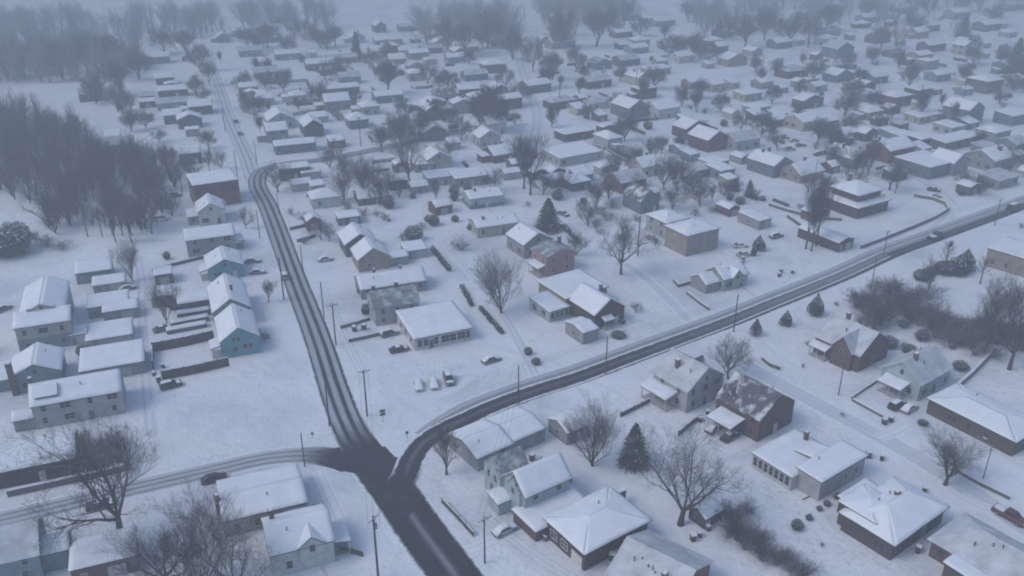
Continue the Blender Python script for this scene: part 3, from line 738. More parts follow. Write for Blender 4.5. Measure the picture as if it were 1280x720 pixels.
# ---------------------------------------------------------------- poles, signs, fences
POLE = {}
def utility_pole(px, py, top=None, H=None, arms=1, heading=21.5, label=None, group="utility poles along the streets", sn=None, transformer=False):
    p = at(px, py); H = H or max(7.5, min(13, height_at(py, top))); k = (arms,)
    wd = mat_plain("pole_wood", (0.055, 0.045, 0.042), 0.9)
    if k not in POLE:
        a = MB(); a.tube((0, 0, -0.02), (0, 0, 1), .0165, .0115, 8, cap=True)
        c = MB(); c.box(-1.25, -.06, -.07, 1.25, .06, .07); c.tube((-.7, 0, 0), (0, 0, -.6), .03, .03, 4); c.tube((.7, 0, 0), (0, 0, -.6), .03, .03, 4); c.box(-1.2, -.05, .072, 1.2, .05, .11, 1)
        i = MB(); i.tube((0, 0, 0), (0, 0, .12), .03, .06, 6, cap=True); i.tube((0, 0, .12), (0, 0, .2), .06, .04, 6, cap=True)
        t = MB(); t.tube((0, 0, -.45), (0, 0, .45), .27, .27, 10, cap=True); t.tube((0, 0, .45), (0, 0, .55), .2, .2, 8, cap=True)
        POLE[k] = (a.mesh("pole", wd), c.mesh("crossarm", [wd, mat_snow()]), i.mesh("insulator", mat_plain("insulator_glaze", (0.2, 0.2, 0.2), .3)), t.mesh("transformer", mat_plain("transformer_paint", (0.2, 0.21, 0.22), .5)))
    a, c, i, t = POLE[k]; root = empty("utility_pole", p, math.radians(heading)); s = link("pole", a, root); s.scale = (H, H, H)
    for n in range(arms):
        o = link("crossarm", c, root); o.location = (0, -.16, H - .35 - n * 1.1)
        for x in (-1.1, -.45, .45, 1.1): q = link("insulator", i, o); q.location = (x, 0, .1)
    if transformer: o = link("transformer", t, root); o.location = (.38, 0, H - 2.2)
    tag(root, label, "utility pole", group)
    if sn: landmark(sn, p); root["sn"] = sn
    if not label: auto(root, "dark wooden utility pole" + (" with a crossarm" if arms else ""), p)
    return root
def barrier(pts, h, t, kind, label, cat, group=None, name=None, z0=0, cap=True, P=None):
    """a fence, wall or hedge that follows a line of survey points"""
    P = P or [at(*p) for p in pts]; c = P[0].copy(); root = empty(name or kind, c); body, sn, pb = MB(), MB(), MB(); posts = []
    D = 0.0; rnd = random.Random(int(c.x * 10))
    for a, b in zip(P, P[1:]):
        a, b = a - c, b - c; d = b - a; L = d.length; d.normalize(); nrm = Vector((-d.y, d.x, 0)) * t / 2
        n = max(1, int(L / (0.8 if kind == "hedge" else 2.2))); 
        for i in range(n):
            p, q = a + d * (L * i / n), a + d * (L * (i + 1) / n)
            if kind == "hedge":
                for _ in range(70):
                    f = rnd.random(); s = rnd.uniform(-1, 1); zz = rnd.random() * h * (0.85 + 0.3 * noise.noise((D + f, c.x, 1))); o = p + (q - p) * f + nrm * s * 1.1; o.z = zz
                    sz = rnd.uniform(.08, .2); A = Vector((rnd.uniform(-1, 1), rnd.uniform(-1, 1), rnd.uniform(-1, 1))).normalized(); B = A.orthogonal().normalized()
                    body.add([tuple(o + A * sz), tuple(o + B * sz), tuple(o - A * sz), tuple(o - B * sz)], [(0, 1, 2, 3)], 1 if zz > h * .8 and rnd.random() < .3 else 0)
                D += 1
            else:
                hh = h * (1 + (0.1 * noise.noise((p.x * .3, p.y * .3, 0)) if kind == "wall" else 0)); body.add([tuple(p - nrm), tuple(q - nrm), tuple(q + nrm), tuple(p + nrm)] + [tuple(x + Vector((0, 0, hh))) for x in (p - nrm, q - nrm, q + nrm, p + nrm)], [(0, 1, 5, 4), (1, 2, 6, 5), (2, 3, 7, 6), (3, 0, 4, 7), (4, 5, 6, 7)])
                if cap:
                    e = nrm * 0.92; zc = hh + .002; th = 0.12 + 0.08 * rnd.random(); sn.add([tuple(x + Vector((0, 0, zc))) for x in (p - e, q - e, q + e, p + e)] + [tuple(x + Vector((0, 0, zc + th))) for x in (p - e * .8, q - e * .8, q + e * .8, p + e * .8)], [(0, 1, 5, 4), (1, 2, 6, 5), (2, 3, 7, 6), (3, 0, 4, 7), (4, 5, 6, 7)])
                if kind == "fence": posts.append((p.x, p.y, hh))
    if kind == "hedge": body.build("foliage", [mat_needles() if h < 3 else mat_bark(), mat_snow()], root)
    else:
        body.build({"fence": "board_panel", "wall": "masonry"}[kind], mat_wall("siding", (0.085, 0.075, 0.072)) if kind == "fence" else mat_wall("brick", (0.12, 0.105, 0.10)), root)
        if cap: sn.build("snow_cap", mat_snow(), root)
        for x, y, hh in posts[:60]:
            q = MB(); q.box(x - t * .9 - .02, y - t * .9 - .02, -.2, x + t * .9 + .02, y + t * .9 + .02, hh + .16); q.build("post", mat_plain("post_wood", (0.07, 0.06, 0.056)), root)
    tag(root, label, cat, group); return root

# ---------------------------------------------------------------- ground, roads
def smooth_path(pts, step=2.5):
    P = [at(*p) if len(p) == 2 else Vector(p) for p in pts]; P = [P[0] * 2 - P[1]] + P + [P[-1] * 2 - P[-2]]; out = []
    for i in range(1, len(P) - 2):
        n = max(2, int((P[i + 1] - P[i]).length / step))
        for k in range(n):
            t = k / n; a, b, c, d = P[i - 1], P[i], P[i + 1], P[i + 2]
            out.append(0.5 * ((2 * b) + (c - a) * t + (2 * a - 5 * b + 4 * c - d) * t * t + (3 * b - a - 3 * c + d) * t ** 3))
    out.append(P[-2]); return out
ROADS = []
def strip(name, pts, W, z, mat, kind="structure", nu=8, taper=None):
    P = smooth_path(pts); mb = MB(); v = 0.0
    for i, p in enumerate(P):
        d = (P[min(i + 1, len(P) - 1)] - P[max(i - 1, 0)]).normalized(); nrm = Vector((d.y, -d.x, 0))
        if i: v += (P[i] - P[i - 1]).length
        w = W if taper is None else W * (taper[0] + (taper[1] - taper[0]) * i / (len(P) - 1))
        for k in range(nu + 1):
            u = k / nu; q = p + nrm * (u - 0.5) * w; mb.v.append((q.x, q.y, z)); mb.uv.append((u, v))
    for i in range(len(P) - 1):
        for k in range(nu):
            a = i * (nu + 1) + k; mb.f.append((a, a + 1, a + nu + 2, a + nu + 1)); mb.m.append(0)
    ROADS.extend((p.x, p.y, W * .5) for p in P[::2]); o = mb.build(name, mat); tag(o, kind=kind); return o, v
# ================================================================ the place
# ---- ground: one sheet of snow, gently uneven
mb = MB(); xs = [-1500, -700, -350] + list(range(-200, 221, 20)) + [350, 700, 1500]; ys = [-60, 40] + list(range(60, 421, 20)) + [520, 650, 800, 1100, 1500, 2100]
for y in ys:
    for x in xs: mb.v.append((x, y, 0))
for j in range(len(ys) - 1):
    for i in range(len(xs) - 1):
        k = j * len(xs) + i; mb.f.append((k, k + 1, k + len(xs) + 1, k + len(xs))); mb.m.append(0)
tag(mb.build("snow_ground", mat_ground()), kind="structure")

S = 0.95; D0 = 0.02
track4 = [(0.0, .8), (.05, .1), (.10, .05), (.15, .7), (.26, .8), (.32, .08), (.38, .02), (.44, .65), (.53, .75), (.58, .3), (.62, .02), (.68, .02), (.73, .7), (.83, .75), (.88, .03), (.95, .0), (1.0, .5)]
strip("main_road", [(462, 574), (449, 556), (437, 536), (420, 494), (396, 420), (369, 350), (351, 300), (335, 258), (322, 232), (326, 215), (352, 206), (400, 200), (450, 191), (520, 176), (600, 158)], 7.2, .040,
      mat_road("road_tracks", track4, wob=.034, blot=.22, slush=(.52, .55, .59), edge=.065, wet=(4, 16)))
lower = [(0.0, .7), (.05, .1), (.12, .03), (.40, .03), (.47, .22), (.52, .42), (.57, .15), (.64, .03), (.9, .03), (.96, .12), (1.0, .5)]
strip("wet_road", [(760, 990), (665, 856), (600, 765), (570, 722), (524, 660), (497, 620), (470, 584), (456, 566)], 8.6, .028, mat_road("road_wet", lower, wob=.05, blot=.17, rough=.6, edge=.06), taper=(.95, 1.1))
right = [(0.0, .95), (.10, .75), (.18, .85), (.24, .4), (.30, .5), (.37, .85), (.44, .6), (.50, .3), (.54, .6), (.58, .06), (.68, .0), (.74, .26), (.80, .02), (.93, .0), (1.0, .2)]
strip("cross_road", [(538, 549), (557, 534), (590, 514), (630, 498), (672, 483), (720, 468), (780, 446), (853, 419), (905, 400), (960, 378), (1050, 342), (1107, 316), (1167, 294), (1247, 265), (1330, 234), (1420, 202), (1600, 146)], 8.6, .016,
      mat_road("road_slush", right, wob=.025, blot=.17, slush=(.54, .565, .60), edge=.05))
strip("turn_lane", [(490, 618), (507, 594), (514, 575), (530, 553), (556, 536), (583, 523), (622, 505.5), (672, 487.5), (720, 472.5), (780, 450), (853, 423), (905, 403.5), (960, 381), (1050, 344.5), (1107, 318)], 4.2, .042, mat_road("road_turn", [(0, .5), (.08, .06), (.34, .02), (.45, .2), (.55, .16), (.66, .02), (.92, .03), (1, .4)], wob=.05, blot=.18, rough=.6, edge=.10, wet=(3, 10), gain=(60, 170, .3)), taper=(1.3, .86))
side = [(0.0, .95), (.12, .75), (.2, .25), (.26, .65), (.38, .7), (.46, .2), (.52, .55), (.62, .75), (.7, .25), (.76, .6), (.86, .8), (1, .95)]
strip("side_road", [(440, 580), (415, 572), (380, 568.5), (330, 573), (280, 584.5), (230, 596), (160, 612), (80, 631), (0, 650), (-90, 672)], 5.8, .038, mat_road("road_side", side, wob=.05, blot=.16, slush=(.66, .69, .73), edge=.08, wet=(5, 13)))
# wet crossing
mb = MB(); JP = [(411, 562), (409, 573), (418, 584), (430, 589), (445, 592), (461, 612), (474, 634), (490, 650), (506, 650), (522, 630), (516, 606), (521, 584), (508, 573), (494, 571), (484, 563), (475, 556), (462, 566), (450, 570), (440, 562), (426, 558)]
P_ = []
for i, p in enumerate(JP):
    a, b = at(*p), at(*JP[(i + 1) % len(JP)]); n = max(2, int((b - a).length / .7))
    for k in range(n):
        q = a.lerp(b, k / n); w_ = noise.noise((q.x * .45, q.y * .45, 3)) * .45 + noise.noise((q.x * 1.7, q.y * 1.7, 8)) * .3; d = (q - at(468, 588)).normalized(); P_.append(q + d * w_)
c = at(468, 588); n = len(P_)
for q in [c] + P_: mb.v.append((q.x, q.y, .036)); mb.uv.append((.5 + .012 * (q.x - c.x), q.y))
for i in range(n): mb.f.append((0, 1 + (i + 1) % n, 1 + i)); mb.m.append(0)
tag(mb.build("road_crossing", mat_road("road_crossing", [(0, .04), (1, .04)], wob=.06, blot=.24, rough=.6, edge=0)), kind="structure")
faint = [(0, .98), (.2, .9), (.28, .45), (.36, .9), (.6, .92), (.68, .5), (.76, .92), (1, .98)]
FA = lambda nm, a=.72: mat_road(nm, faint, wob=.06, blot=.2, slush=(.72, .745, .78), asphalt=(.34, .36, .40), edge=.1)
fm = FA("street_tracks")
strip("alley", [(190, 545), (186, 510), (183, 470), (180, 430), (178, 390), (177, 350), (172, 320)], 3.6, .008, fm)
strip("upper_street", [(318, 226), (308, 196), (297, 172), (285, 145), (275, 115), (266, 90), (258, 62)], 7, .008, mat_road("street_upper", track4, wob=.03, blot=.15, slush=(.74, .76, .79), asphalt=(.36, .38, .41), edge=.08))
gm_ = mat_road("street_grey", [(0, .8), (.2, .4), (.35, .55), (.5, .3), (.65, .55), (.8, .3), (1, .8)], wob=.08, blot=.3, slush=(.73, .755, .785), asphalt=(.52, .545, .58), edge=.16)
strip("lower_street", [(930, 455), (975, 480), (1020, 504), (1070, 530), (1117, 555), (1165, 583), (1225, 622), (1300, 672)], 5.8, .008, gm_)
strip("driveway", [(783, 330), (812, 352), (838, 376), (862, 402)], 3.6, .008, gm_)
strip("lane", [(560, 310), (598, 352), (630, 395), (655, 440), (670, 470)], 3.0, .008, fm)
strip("hill_street", [(520, 175), (552, 205), (575, 235)], 5, .008, fm)
strip("far_street", [(770, 150), (830, 128), (900, 104), (960, 84), (990, 72)], 8, .008, fm)
strip("east_street", [(1165, 290), (1192, 262), (1165, 232), (1110, 205), (1060, 190), (1000, 172)], 6, .006, fm)
strip("middle_street", [(655, 215), (672, 150), (660, 110), (650, 80), (640, 55)], 7, .006, fm)

rut = mat_road("tyre_ruts", [(0, 1), (.16, .98), (.22, .35), (.28, .98), (.72, .98), (.78, .35), (.84, .98), (1, 1)], wob=.03, blot=.12, slush=(.76, .785, .815), asphalt=(.42, .44, .47), edge=.06)
for pts, W in (([(398, 588), (408, 612), (425, 648)], 2.4), ([(590, 470), (560, 490), (520, 500)], 2.4), ([(640, 448), (600, 462), (545, 470)], 2.4), ([(640, 660), (618, 676), (585, 690)], 2.6), ([(1136, 530), (1118, 540), (1098, 548)], 2.6), ([(905, 565), (955, 540), (1000, 505)], 2.4), ([(212, 492), (196, 500), (188, 515)], 2.2), ([(330, 415), (352, 405), (372, 398)], 2.2), ([(500, 446), (470, 452), (432, 462)], 2.4), ([(410, 330), (390, 336), (372, 342)], 2.2), ([(322, 345), (336, 345), (350, 345)], 2.2), ([(1255, 640), (1225, 632), (1200, 618)], 2.6), ([(1165, 243), (1190, 255), (1200, 272)], 2.4), ([(970, 300), (990, 320), (1005, 345)], 2.2), ([(705, 272), (740, 300), (783, 330)], 2.2), ([(590, 168), (580, 190), (565, 210)], 2.4), ([(268, 605), (255, 600), (245, 596)], 2.2)):
    strip("tyre_ruts", pts, W, .0112, rut, nu=4)
for s, p in (("crossroads", at(468, 590)), ("wet main road", at(545, 690)), ("upper main road", at(365, 345)), ("slushy cross road", at(960, 378)), ("side road", at(250, 592))): landmark(s, p)

# ---- bottom left
g_house = "snow covered houses of the town"
H = lambda *a, **k: house(*a, group=g_house, **k)
r, ro = H("low dark walled house with a wide snowy roof behind the long masonry wall", (-20, 616), 15.5, 9, 3.7, "gx", 2.0, "dkbrown", sn="dark walled house")
r, ro = H("long pale two storey house with small upper windows and a raised snowy roof block", (46, 537), 16.5, 9, 5.4, "gx", 2.4, "palegrey", sn="long pale house")
dormer(r, "left", (1.5, 1.0), 4.8, 4.2, 4, 6.6, 1.2, 16.5, 9, wallmat("palegrey"), "snow"); wing(r, -12.0, -4.2, 3.8, 3.4, 2.7, "gx", 1.1, "grey")
chimney(ro, -8.1, 0.5, 5, 9.0, .7)
r, ro = H("blue grey gabled house with a tall dark chimney on its left corner", (18, 493), 9.6, 10, 3.9, "gy", 2.4, "bluegrey", sn="blue grey gable")
chimney(ro, -4.4, -5.3, -.4, 7.6, 1.1); wing(r, -9.5, -3, 4.7, 7, 2.8, "shed", .8, "bluegrey")
r, ro = H("cream three level house with a blue grey ground floor and a lean-to roof", (26, 442), 11.5, 5, 6.5, "shed", 1.4, "cream", sn="three level house", low=(3.4, wallmat("bluegrey")), storeys=2)
wing(r, -5.0, 2.5, 9.6, 17, 7.2, "gy", 2.2, "cream", wins=[("f", -2.6, 8.2, .8, .8), ("f", 0, 8.4, .7, .8), ("f", 2.6, 8.2, .8, .8)])
shed = dict(cat="garage", name="garage", chim=None, doors=False)
def garage(label, L, w, d, h, **k):
    k.setdefault("roof", "shed"); k.setdefault("rise", .35); k.setdefault("wall", "grey"); k.setdefault("ov", .25); k.setdefault("rot", 21.5); k.setdefault("cover", "snow")
    r, ro = house(label, L, w, d, h, cat="garage", name="garage", doors=False, win=None, group="garages and sheds behind the houses", detail=1, **k)
    if w > 5: door(r, w * .18, -d / 2, 0, 2.5, 2.1, (.38, .38, .38), "garage_door")
    door(r, -w * .32, -d / 2, 0, .9, 2.0); window(r, -w / 2, 0, 1.6, -math.pi / 2, .8, .7, 1)
    return r, ro
garage("wide grey garage with a tilted snowy roof by the alley, behind a lower one", (112, 399), 9.5, 7, 3.0)
garage("small grey garage standing before the wide garage by the alley", (131, 403), 8, 4.5, 2.7)
garage("low garage under the many stemmed tree beside the alley", (118, 368), 8, 5, 2.4)
garage("flat grey blue garage with an open carport frame at its back", (97, 356), 9, 8, 3.2, wall="bluegrey")
garage("long low shed half buried in snow by the alley", (110, 437), 10, 8, 2.2, wall="palegrey")
garage("large flat garage with a tall corner post by the alley", (103, 480), 13.0, 10, 3.0, sn="large alley garage")
garage("little white shed beside the three level cream house", (90, 432), 3.6, 4, 2.6, wall="white")
# between the alley and the main road
r, ro = H("teal gabled house with two pairs of small windows facing the open field", (279, 449), 8.4, 13, 4.4, "gy", 2.9, "teal", sn="teal gabled house", win=None)
for x, z, w in ((-1.35, 4.5, .7), (-.3, 4.5, .7), (-1.2, 2.0, 1.0), (1.0, 2.4, .8), (2.2, 2.4, .8)): window(r, x, -6.5, z, 0, w, 1.1)
for y in (-4, 0, 4): window(r, -4.2, y, 2.2, -math.pi / 2); window(r, 4.2, y, 2.2, math.pi / 2)
porch(r, "left", 4.0, 4, 2.2, 2.6, 8.4, 13)
r, ro = H("light grey gabled house behind the teal one with snow on both roof slopes", (270, 412), 8.6, 16, 4.6, "gy", 2.9, "palegrey", sn="light grey gable")
wing(r, -12.0, 3.0, 7.7, 5, 3.3, "shed", .5, "dkgrey"); chimney(ro, .8, -2, 5, 8.6, .7)
r, ro = H("small blue green gabled house wedged behind the light grey one", (262, 352), 9.2, 10, 3.6, "gy", 2.2, "teal", sn="blue green gable")
porch(r, "left", 2, 4, 2, 2.5, 9.2, 10)
r, ro = H("long grey two storey house with a snow roof and dark porch at its right", (236, 322), 13.4, 8, 5.3, "gx", 1.9, "grey", sn="long grey house")
porch(r, "right", -1, 5, 2.4, 2.7, 13.4, 8)
r, ro = H("white gabled house standing in front of the big red brick block", (250, 283), 8, 10, 4.6, "gy", 2.5, "white", sn="white gabled house")
wing(r, -7.2, -3, 3.2, 6, 2.8, "shed", .5, "grey", wins=[("f", 0, 1.7, 1.2, 1.0)])
r, ro = house("big two tone brick block with a flat snowy roof beside the main road bend", (246, 262), 14.5, 13, 8.2, "flat", 0, "brick", rot=27, sn="big brick block", cat="building", name="brick_building", group=None, low=(4.6, wallmat("redbrick")), ov=.3)
H("dark hazy house at the edge of the woods behind the brick block", (226, 207), 8, 8, 4.5, "gx", 2, "dkgrey", sn="woods edge house", detail=1)
barrier([(10, 621), (60, 610), (125, 596), (166, 586)], 1.3, .5, "wall", "long dark masonry wall with a thin snow cap in front of the dark walled house", "wall")
barrier([(192, 440), (230, 433), (268, 424)], 2.4, .14, "fence", "tall dark board fence at the back of the teal house yard", "fence", "fences round the yards")
barrier([(192, 462), (192, 440)], 2.0, .14, "fence", "short dark board fence closing the yard at the alley end", "fence", "fences round the yards")
barrier([(204, 475), (245, 467), (287, 457)], 2.2, .14, "fence", "tall dark board fence between the teal house yard and the open field", "fence", "fences round the yards")
barrier([(191, 340), (215, 333), (260, 322)], .9, .1, "fence", "low thin fence in the yard before the long grey house", "fence", "fences round the yards")
r, ro = H("tan house with a wide snowy roof behind bare yard trees below the side road", (283, 672), 13.6, 11, 3.5, "gx", 1.0, "tan", sn="wide tan house")
chimney(ro, -7.3, -1.0, -.4, 5.6, .8); mbw = wing(r, 3.0, -7.0, 3.5, 1.6, 2.3, "flat", 0, "tan")
r, ro = H("white gabled house with a dark open porch at its right end near the wet road", (342, 722), 9.8, 9, 4.6, "gx", 2.6, "white", sn="white porch house")
porch(r, "right", -1.5, 4.5, 2.6, 2.7, 9.8, 9); dormer(r, "front", (1.5, -.4), 2.0, 4, 4, 4.8, 1.6, 9.8, 9, wallmat("white"), "snow"); chimney(ro, -3.6, 1.5, 5, 8.3)
r, ro = H("teal grey house with a steep thinly snowed roof at the corner of the view", (-62, 752), 13, 9, 5.2, "gx", 3, "bluegrey", "thin", sn="steep teal house"); wing(r, 6.5, -3, 4, 4.5, 3.6, "gx", 1.4, "bluegrey")
r, ro = garage("brown brick garage with a clean snowy roof below the great spreading tree", (93, 733), 9.4, 6.5, 3.2, wall="brick", sn="brown brick garage")

# ---- right of the main road, middle
r, ro = H("grey house with a mottled bare roof and three upper windows behind the white shopfront", (470, 408), 11.2, 8.5, 4.9, "gx", 2.6, "palegrey", "green", sn="mottled roof house", win=None)
for x in (-3.6, 0, 3.6): window(r, x, -4.25, 3.7, 0, .8, 1.0)
for x in (-3.6, 1.2, 3.9): window(r, x, -4.25, 1.4, 0, .8, 1.1)
for y in (-2, 2): window(r, -5.6, y, 3.6, -math.pi / 2, .8, 1.1); window(r, 5.6, y, 3.6, math.pi / 2, .8, 1.1)
chimney(ro, -4.6, .6, 6.4, 8.6, .8); chimney(ro, 1.2, .8, 6.4, 8.5, .8)
r, ro = house("white low shopfront with a row of dark windows under a broad flat snow roof", (519, 439), 14.2, 14, 3.3, "shed", .5, "white", rot=23.5, sn="white shopfront", win=None, doors=False, cat="shop", name="shop")
for x, w in ((-5.9, 1.0), (-4.4, 1.0), (-1.9, 1.0), (.4, 1.9), (2.3, 1.4), (4.4, 1.9), (6.1, .9)): window(r, x, -7, 1.75, 0, w, 1.7)
door(r, -3.1, -7, 0, 1.0, 2.2, (.09, .09, .1)); sb = MB(); sb.box(-7.0, -7.25, 2.95, 7.0, -7.02, 3.2); sb.build("fascia", mat_plain("fascia", (.35, .35, .36)), r)
for y in (-4, 0, 4): window(r, -7.1, y, 1.7, -math.pi / 2, 1.1, 1.2)
r, ro = H("long low house with a whole white roof and dark gable behind the mottled roof house", (452, 375), 17.5, 8.5, 3.0, "gx", 2.0, "grey", sn="white roofed house", rot=20); chimney(ro, -4, 1, 3, 5.8, .6); chimney(ro, 3, .8, 3, 5.8, .6)
r, ro = H("tan gabled house with a broad blank gable facing the shopfront", (449, 341), 8.8, 9, 3.8, "gy", 2.9, "tan", sn="blank tan gable", win=None); window(r, -1.5, -4.5, 1.8, 0, .7, .9); window(r, -4.4, 0, 1.8, -math.pi / 2); window(r, 4.4, 1, 1.8, math.pi / 2)
wing(r, 4.4, -3.6, 5.6, 4.5, 2.5, "gx", .8, "grey")
r, ro = H("dark gabled house with a snow roof just behind the blank tan gable", (433, 322), 9, 10, 4.0, "gy", 2.6, "dkgrey", sn="dark gabled house")
garage("small garage with a snow roof at the end of the long hedge", (508, 325), 6.5, 6, 2.6, wall="palegrey")
H("white house with a low two tier hip roof below the long dark flat building", (391, 262), 9.6, 7.5, 3.4, "hip", 2.2, "white", sn="two tier house", detail=1)
H("dark long flat roofed building beside the road bend with a white roofed lean-to", (352, 227), 10.5, 6, 4.4, "flat", 0, "dkbrown", sn="dark bend building", detail=1)
garage("white roofed lean-to in front of the dark bend building", (378, 226), 7, 4, 2.8, wall="grey")
garage("flat snowy shed between the two hazy yard trees", (424, 283), 7, 5, 2.6, wall="dkgrey")
H("low grey house with crusted snow on a shallow roof beside the dark tree clump", (449, 258), 8.5, 8, 2.6, "gx", 1.8, "dkgrey", sn="crusted roof house", detail=1)
H("long low dark house seen through haze above the road bend", (345, 194), 16, 7, 3.6, "gx", 1.2, "slate", sn="low dark house", detail=1)
H("large pale gable house with a huge snow roof among the hedged lots", (336, 163), 11.5, 14, 4.0, "gy", 3.2, "palegrey", sn="huge gable house", detail=1)
# centre
H("grey flat roofed house with a lone roof pipe behind the cream one", (570, 235), 12.5, 8, 3.4, "shed", .5, "grey", sn="grey flat house", detail=1)
r, ro = H("light blue house with a dark green base and a small roof chimney", (588, 262), 11.8, 8.5, 3.6, "gx", 1.2, "paleblue", sn="light blue house", low=(1.3, wallmat("slate"))); chimney(ro, -3, -.6, 3.8, 5.8, .6)
r, ro = H("cream house with a shallow snow roof between the light blue house and the grey gable", (597, 298), 13.6, 8.5, 3.4, "gx", 1.3, "cream", sn="shallow cream house"); chimney(ro, -3.8, -1, 3.6, 5.6, .7)
r, ro = H("grey gabled house with a snow roof left of the pink brick house", (655, 324), 9.6, 10, 4.4, "gy", 2.7, "grey", rot=30, sn="plain grey gable")
r, ro = H("tall pink brick house with a greenish thin snow roof", (683, 347), 9.4, 7.5, 6.0, "gy", 1.4, "pink", "green", rot=32, sn="pink brick house", win=None)
for x, z in ((-2.6, 4.6), (1.8, 4.6), (-2.4, 1.8), (2.2, 1.8)): window(r, x, -3.75, z, 0, .75, 1.2)
for y in (-2, 1.6): window(r, -4.7, y, 4.4, -math.pi / 2, .8, 1.2); window(r, 4.7, y, 4.4, math.pi / 2, .8, 1.2)
porch(r, "left", 0.5, 5, 2.2, 2.6, 9.4, 7.5); chimney(ro, 3.4, 2, 6, 8.4, .8)
r, ro = H("flat roofed tan brick house between a lower sunroom and the dark brick gable", (707, 393), 13, 12, 4.4, "flat", 0, "tanbrick", rot=33, sn="flat tan house", ov=.5)
wing(r, -12.6, -7.6, 6.0, 9, 3.0, "shed", .5, "palegrey", wins=[("f", -2.1, 1.75, .9, 1.4), ("f", -.7, 1.75, .9, 1.4), ("f", .7, 1.75, .9, 1.4), ("f", 2.1, 1.75, .9, 1.4), ("l", -2, 1.7, 1.6, 1.3), ("l", 2, 1.7, 1.6, 1.3)])
r, ro = H("dark brick gabled house with a small white awning facing the cross road", (743, 413), 9.0, 11, 4.2, "gy", 3.1, "dkbrick", rot=32, sn="dark brick gable")
porch(r, "front", -1.2, 2.6, 1.6, 2.4, 9, 11); chimney(ro, 3.6, 3, 4, 6.8, .7)
garage("grey open fronted garage with a snow roof left of the dark brick gable house", (728, 431), 4.6, 7, 3.0, rot=32, roof="gx", rise=.7)
H("tan two storey box house with blank walls and a hipped snow roof", (857, 321), 12.2, 9.5, 6.4, "hip", 1.6, "tan", rot=31, sn="tan box house", storeys=2, win=None)
H("pale two storey house with a full snow roof behind the blank tan box", (832, 300), 8.5, 9.5, 5.2, "hip", 1.8, "palegrey", rot=32, sn="pale hipped house")
H("small dark house with patchy roof snow left of the pale hipped house", (800, 268), 7.5, 10, 4.6, "gy", 3, "slate", "patchy", rot=28, sn="bright patch gable")
r, ro = H("pale green low gabled cottage half buried in snow beside the cross road", (903, 365), 8.6, 7, 3.6, "gx", 2.2, "green", rot=30, sn="pale green cottage")
wing(r, -9.2, -2.2, 4.9, 6, 2.7, "gx", 1.6, "grey"); dormer(r, "front", (0.3, -.4), 1.4, 3.4, 3.5, 3.6, 1.8, 8.6, 7, wallmat("green"), "snow")
garage("small grey garage with a flat snow roof beside the parked dark car", (948, 288), 5.4, 9, 3.0, rot=33, sn="flat grey garage")
barrier([(842, 352), (848, 359), (877, 351)], .9, .35, "wall", "low bent wall left of the pale green cottage", "wall", "low snow topped walls")
barrier([(858, 367), (872, 378), (886, 388)], .8, .35, "wall", "low straight wall in front of the pale green cottage", "wall", "low snow topped walls")
barrier([(426, 411), (445, 406), (463, 400)], .9, .3, "wall", "low wall running from the mottled roof house towards the main road", "wall", "low snow topped walls")
barrier([(436, 428), (455, 424), (476, 419)], .9, .3, "wall", "low wall behind the two cars parked by the shopfront", "wall", "low snow topped walls")
barrier([(540, 312), (551, 326), (562, 340)], 1.7, 1.2, "hedge", "dark clipped hedge at the upper end of the snowy lane", "hedge", "hedges along the lane")
barrier([(577, 360), (584, 372), (590, 384)], 1.6, 1.1, "hedge", "dark clipped hedge in the middle of the snowy lane", "hedge", "hedges along the lane")
barrier([(600, 386), (613, 401), (628, 418)], 1.3, 1.0, "hedge", "thin dark hedge at the lower end of the snowy lane", "hedge", "hedges along the lane")
barrier([(704, 284), (716, 297), (724, 305)], 1.6, 1.2, "hedge", "dark hedge below the big conifer", "hedge", "hedges along the lane")

# ---- right: the square brick house and its walls
r, ro = H("square brick house with an upper storey set back over a wide snowy porch roof", (1070, 274), 15.5, 14.5, 3.7, "hip", 1.9, "dkbrick", rot=32, sn="square brick house", ov=.7, win=None, thick=.24)
wing(r, -5.6, -5.2, 11.2, 10.6, 7.0, "hip", 2.4, "dkbrick", ov=.8)
for x in (-5.4, -2.2, 1.2, 4.6): window(r, x, -7.25, 1.9, 0, 1.9, 1.6)
for y in (-4.5, 0, 4): window(r, -7.75, y, 1.9, -math.pi / 2, 1.4, 1.5); window(r, 7.75, y, 1.9, math.pi / 2, 1.4, 1.5)
for x in (-3.4, 0, 3.4): window(r, x, -5.2, 5.8, 0, 1.5, 1.0)
for y in (-3, 1, 4): window(r, -5.6, y, 5.8, -math.pi / 2, 1.2, 1.0)
chimney(ro, 1, 4, 5, 10.6, .9)
r, ro = garage("long brick garage with a white gable front beside the cross road", (1047, 316), 6.6, 15, 3.0, rot=33, roof="gy", rise=1.0, wall="dkbrick", sn="long brick garage")
barrier([(1076, 311), (1105, 300), (1140, 286), (1170, 273), (1185, 263), (1181, 256), (1166, 250), (1142, 246)], 1.1, .5, "wall", "curved dark retaining wall round the square brick house corner", "wall", "low snow topped walls")
barrier([(961, 257), (985, 265), (1020, 274), (1052, 276)], 1.0, .4, "wall", "long low wall left of the square brick house", "wall", "low snow topped walls")
barrier([(984, 272), (1003, 285), (1024, 300)], 1.2, .4, "wall", "dark low wall along the left of the long brick garage", "wall", "low snow topped walls")
r, ro = H("long cream building with a flat snow roof at the right edge above the thicket", (1300, 353), 12, 15, 5.2, "flat", 0, "tan", rot=40, sn="long cream building", storeys=1)
r, ro = H("dark red brick house with a cross gable and white porch roof", (1071, 466), 11.6, 11.5, 4.5, "gy", 3.8, "brick", "thin", rot=37, sn="cross gabled house")
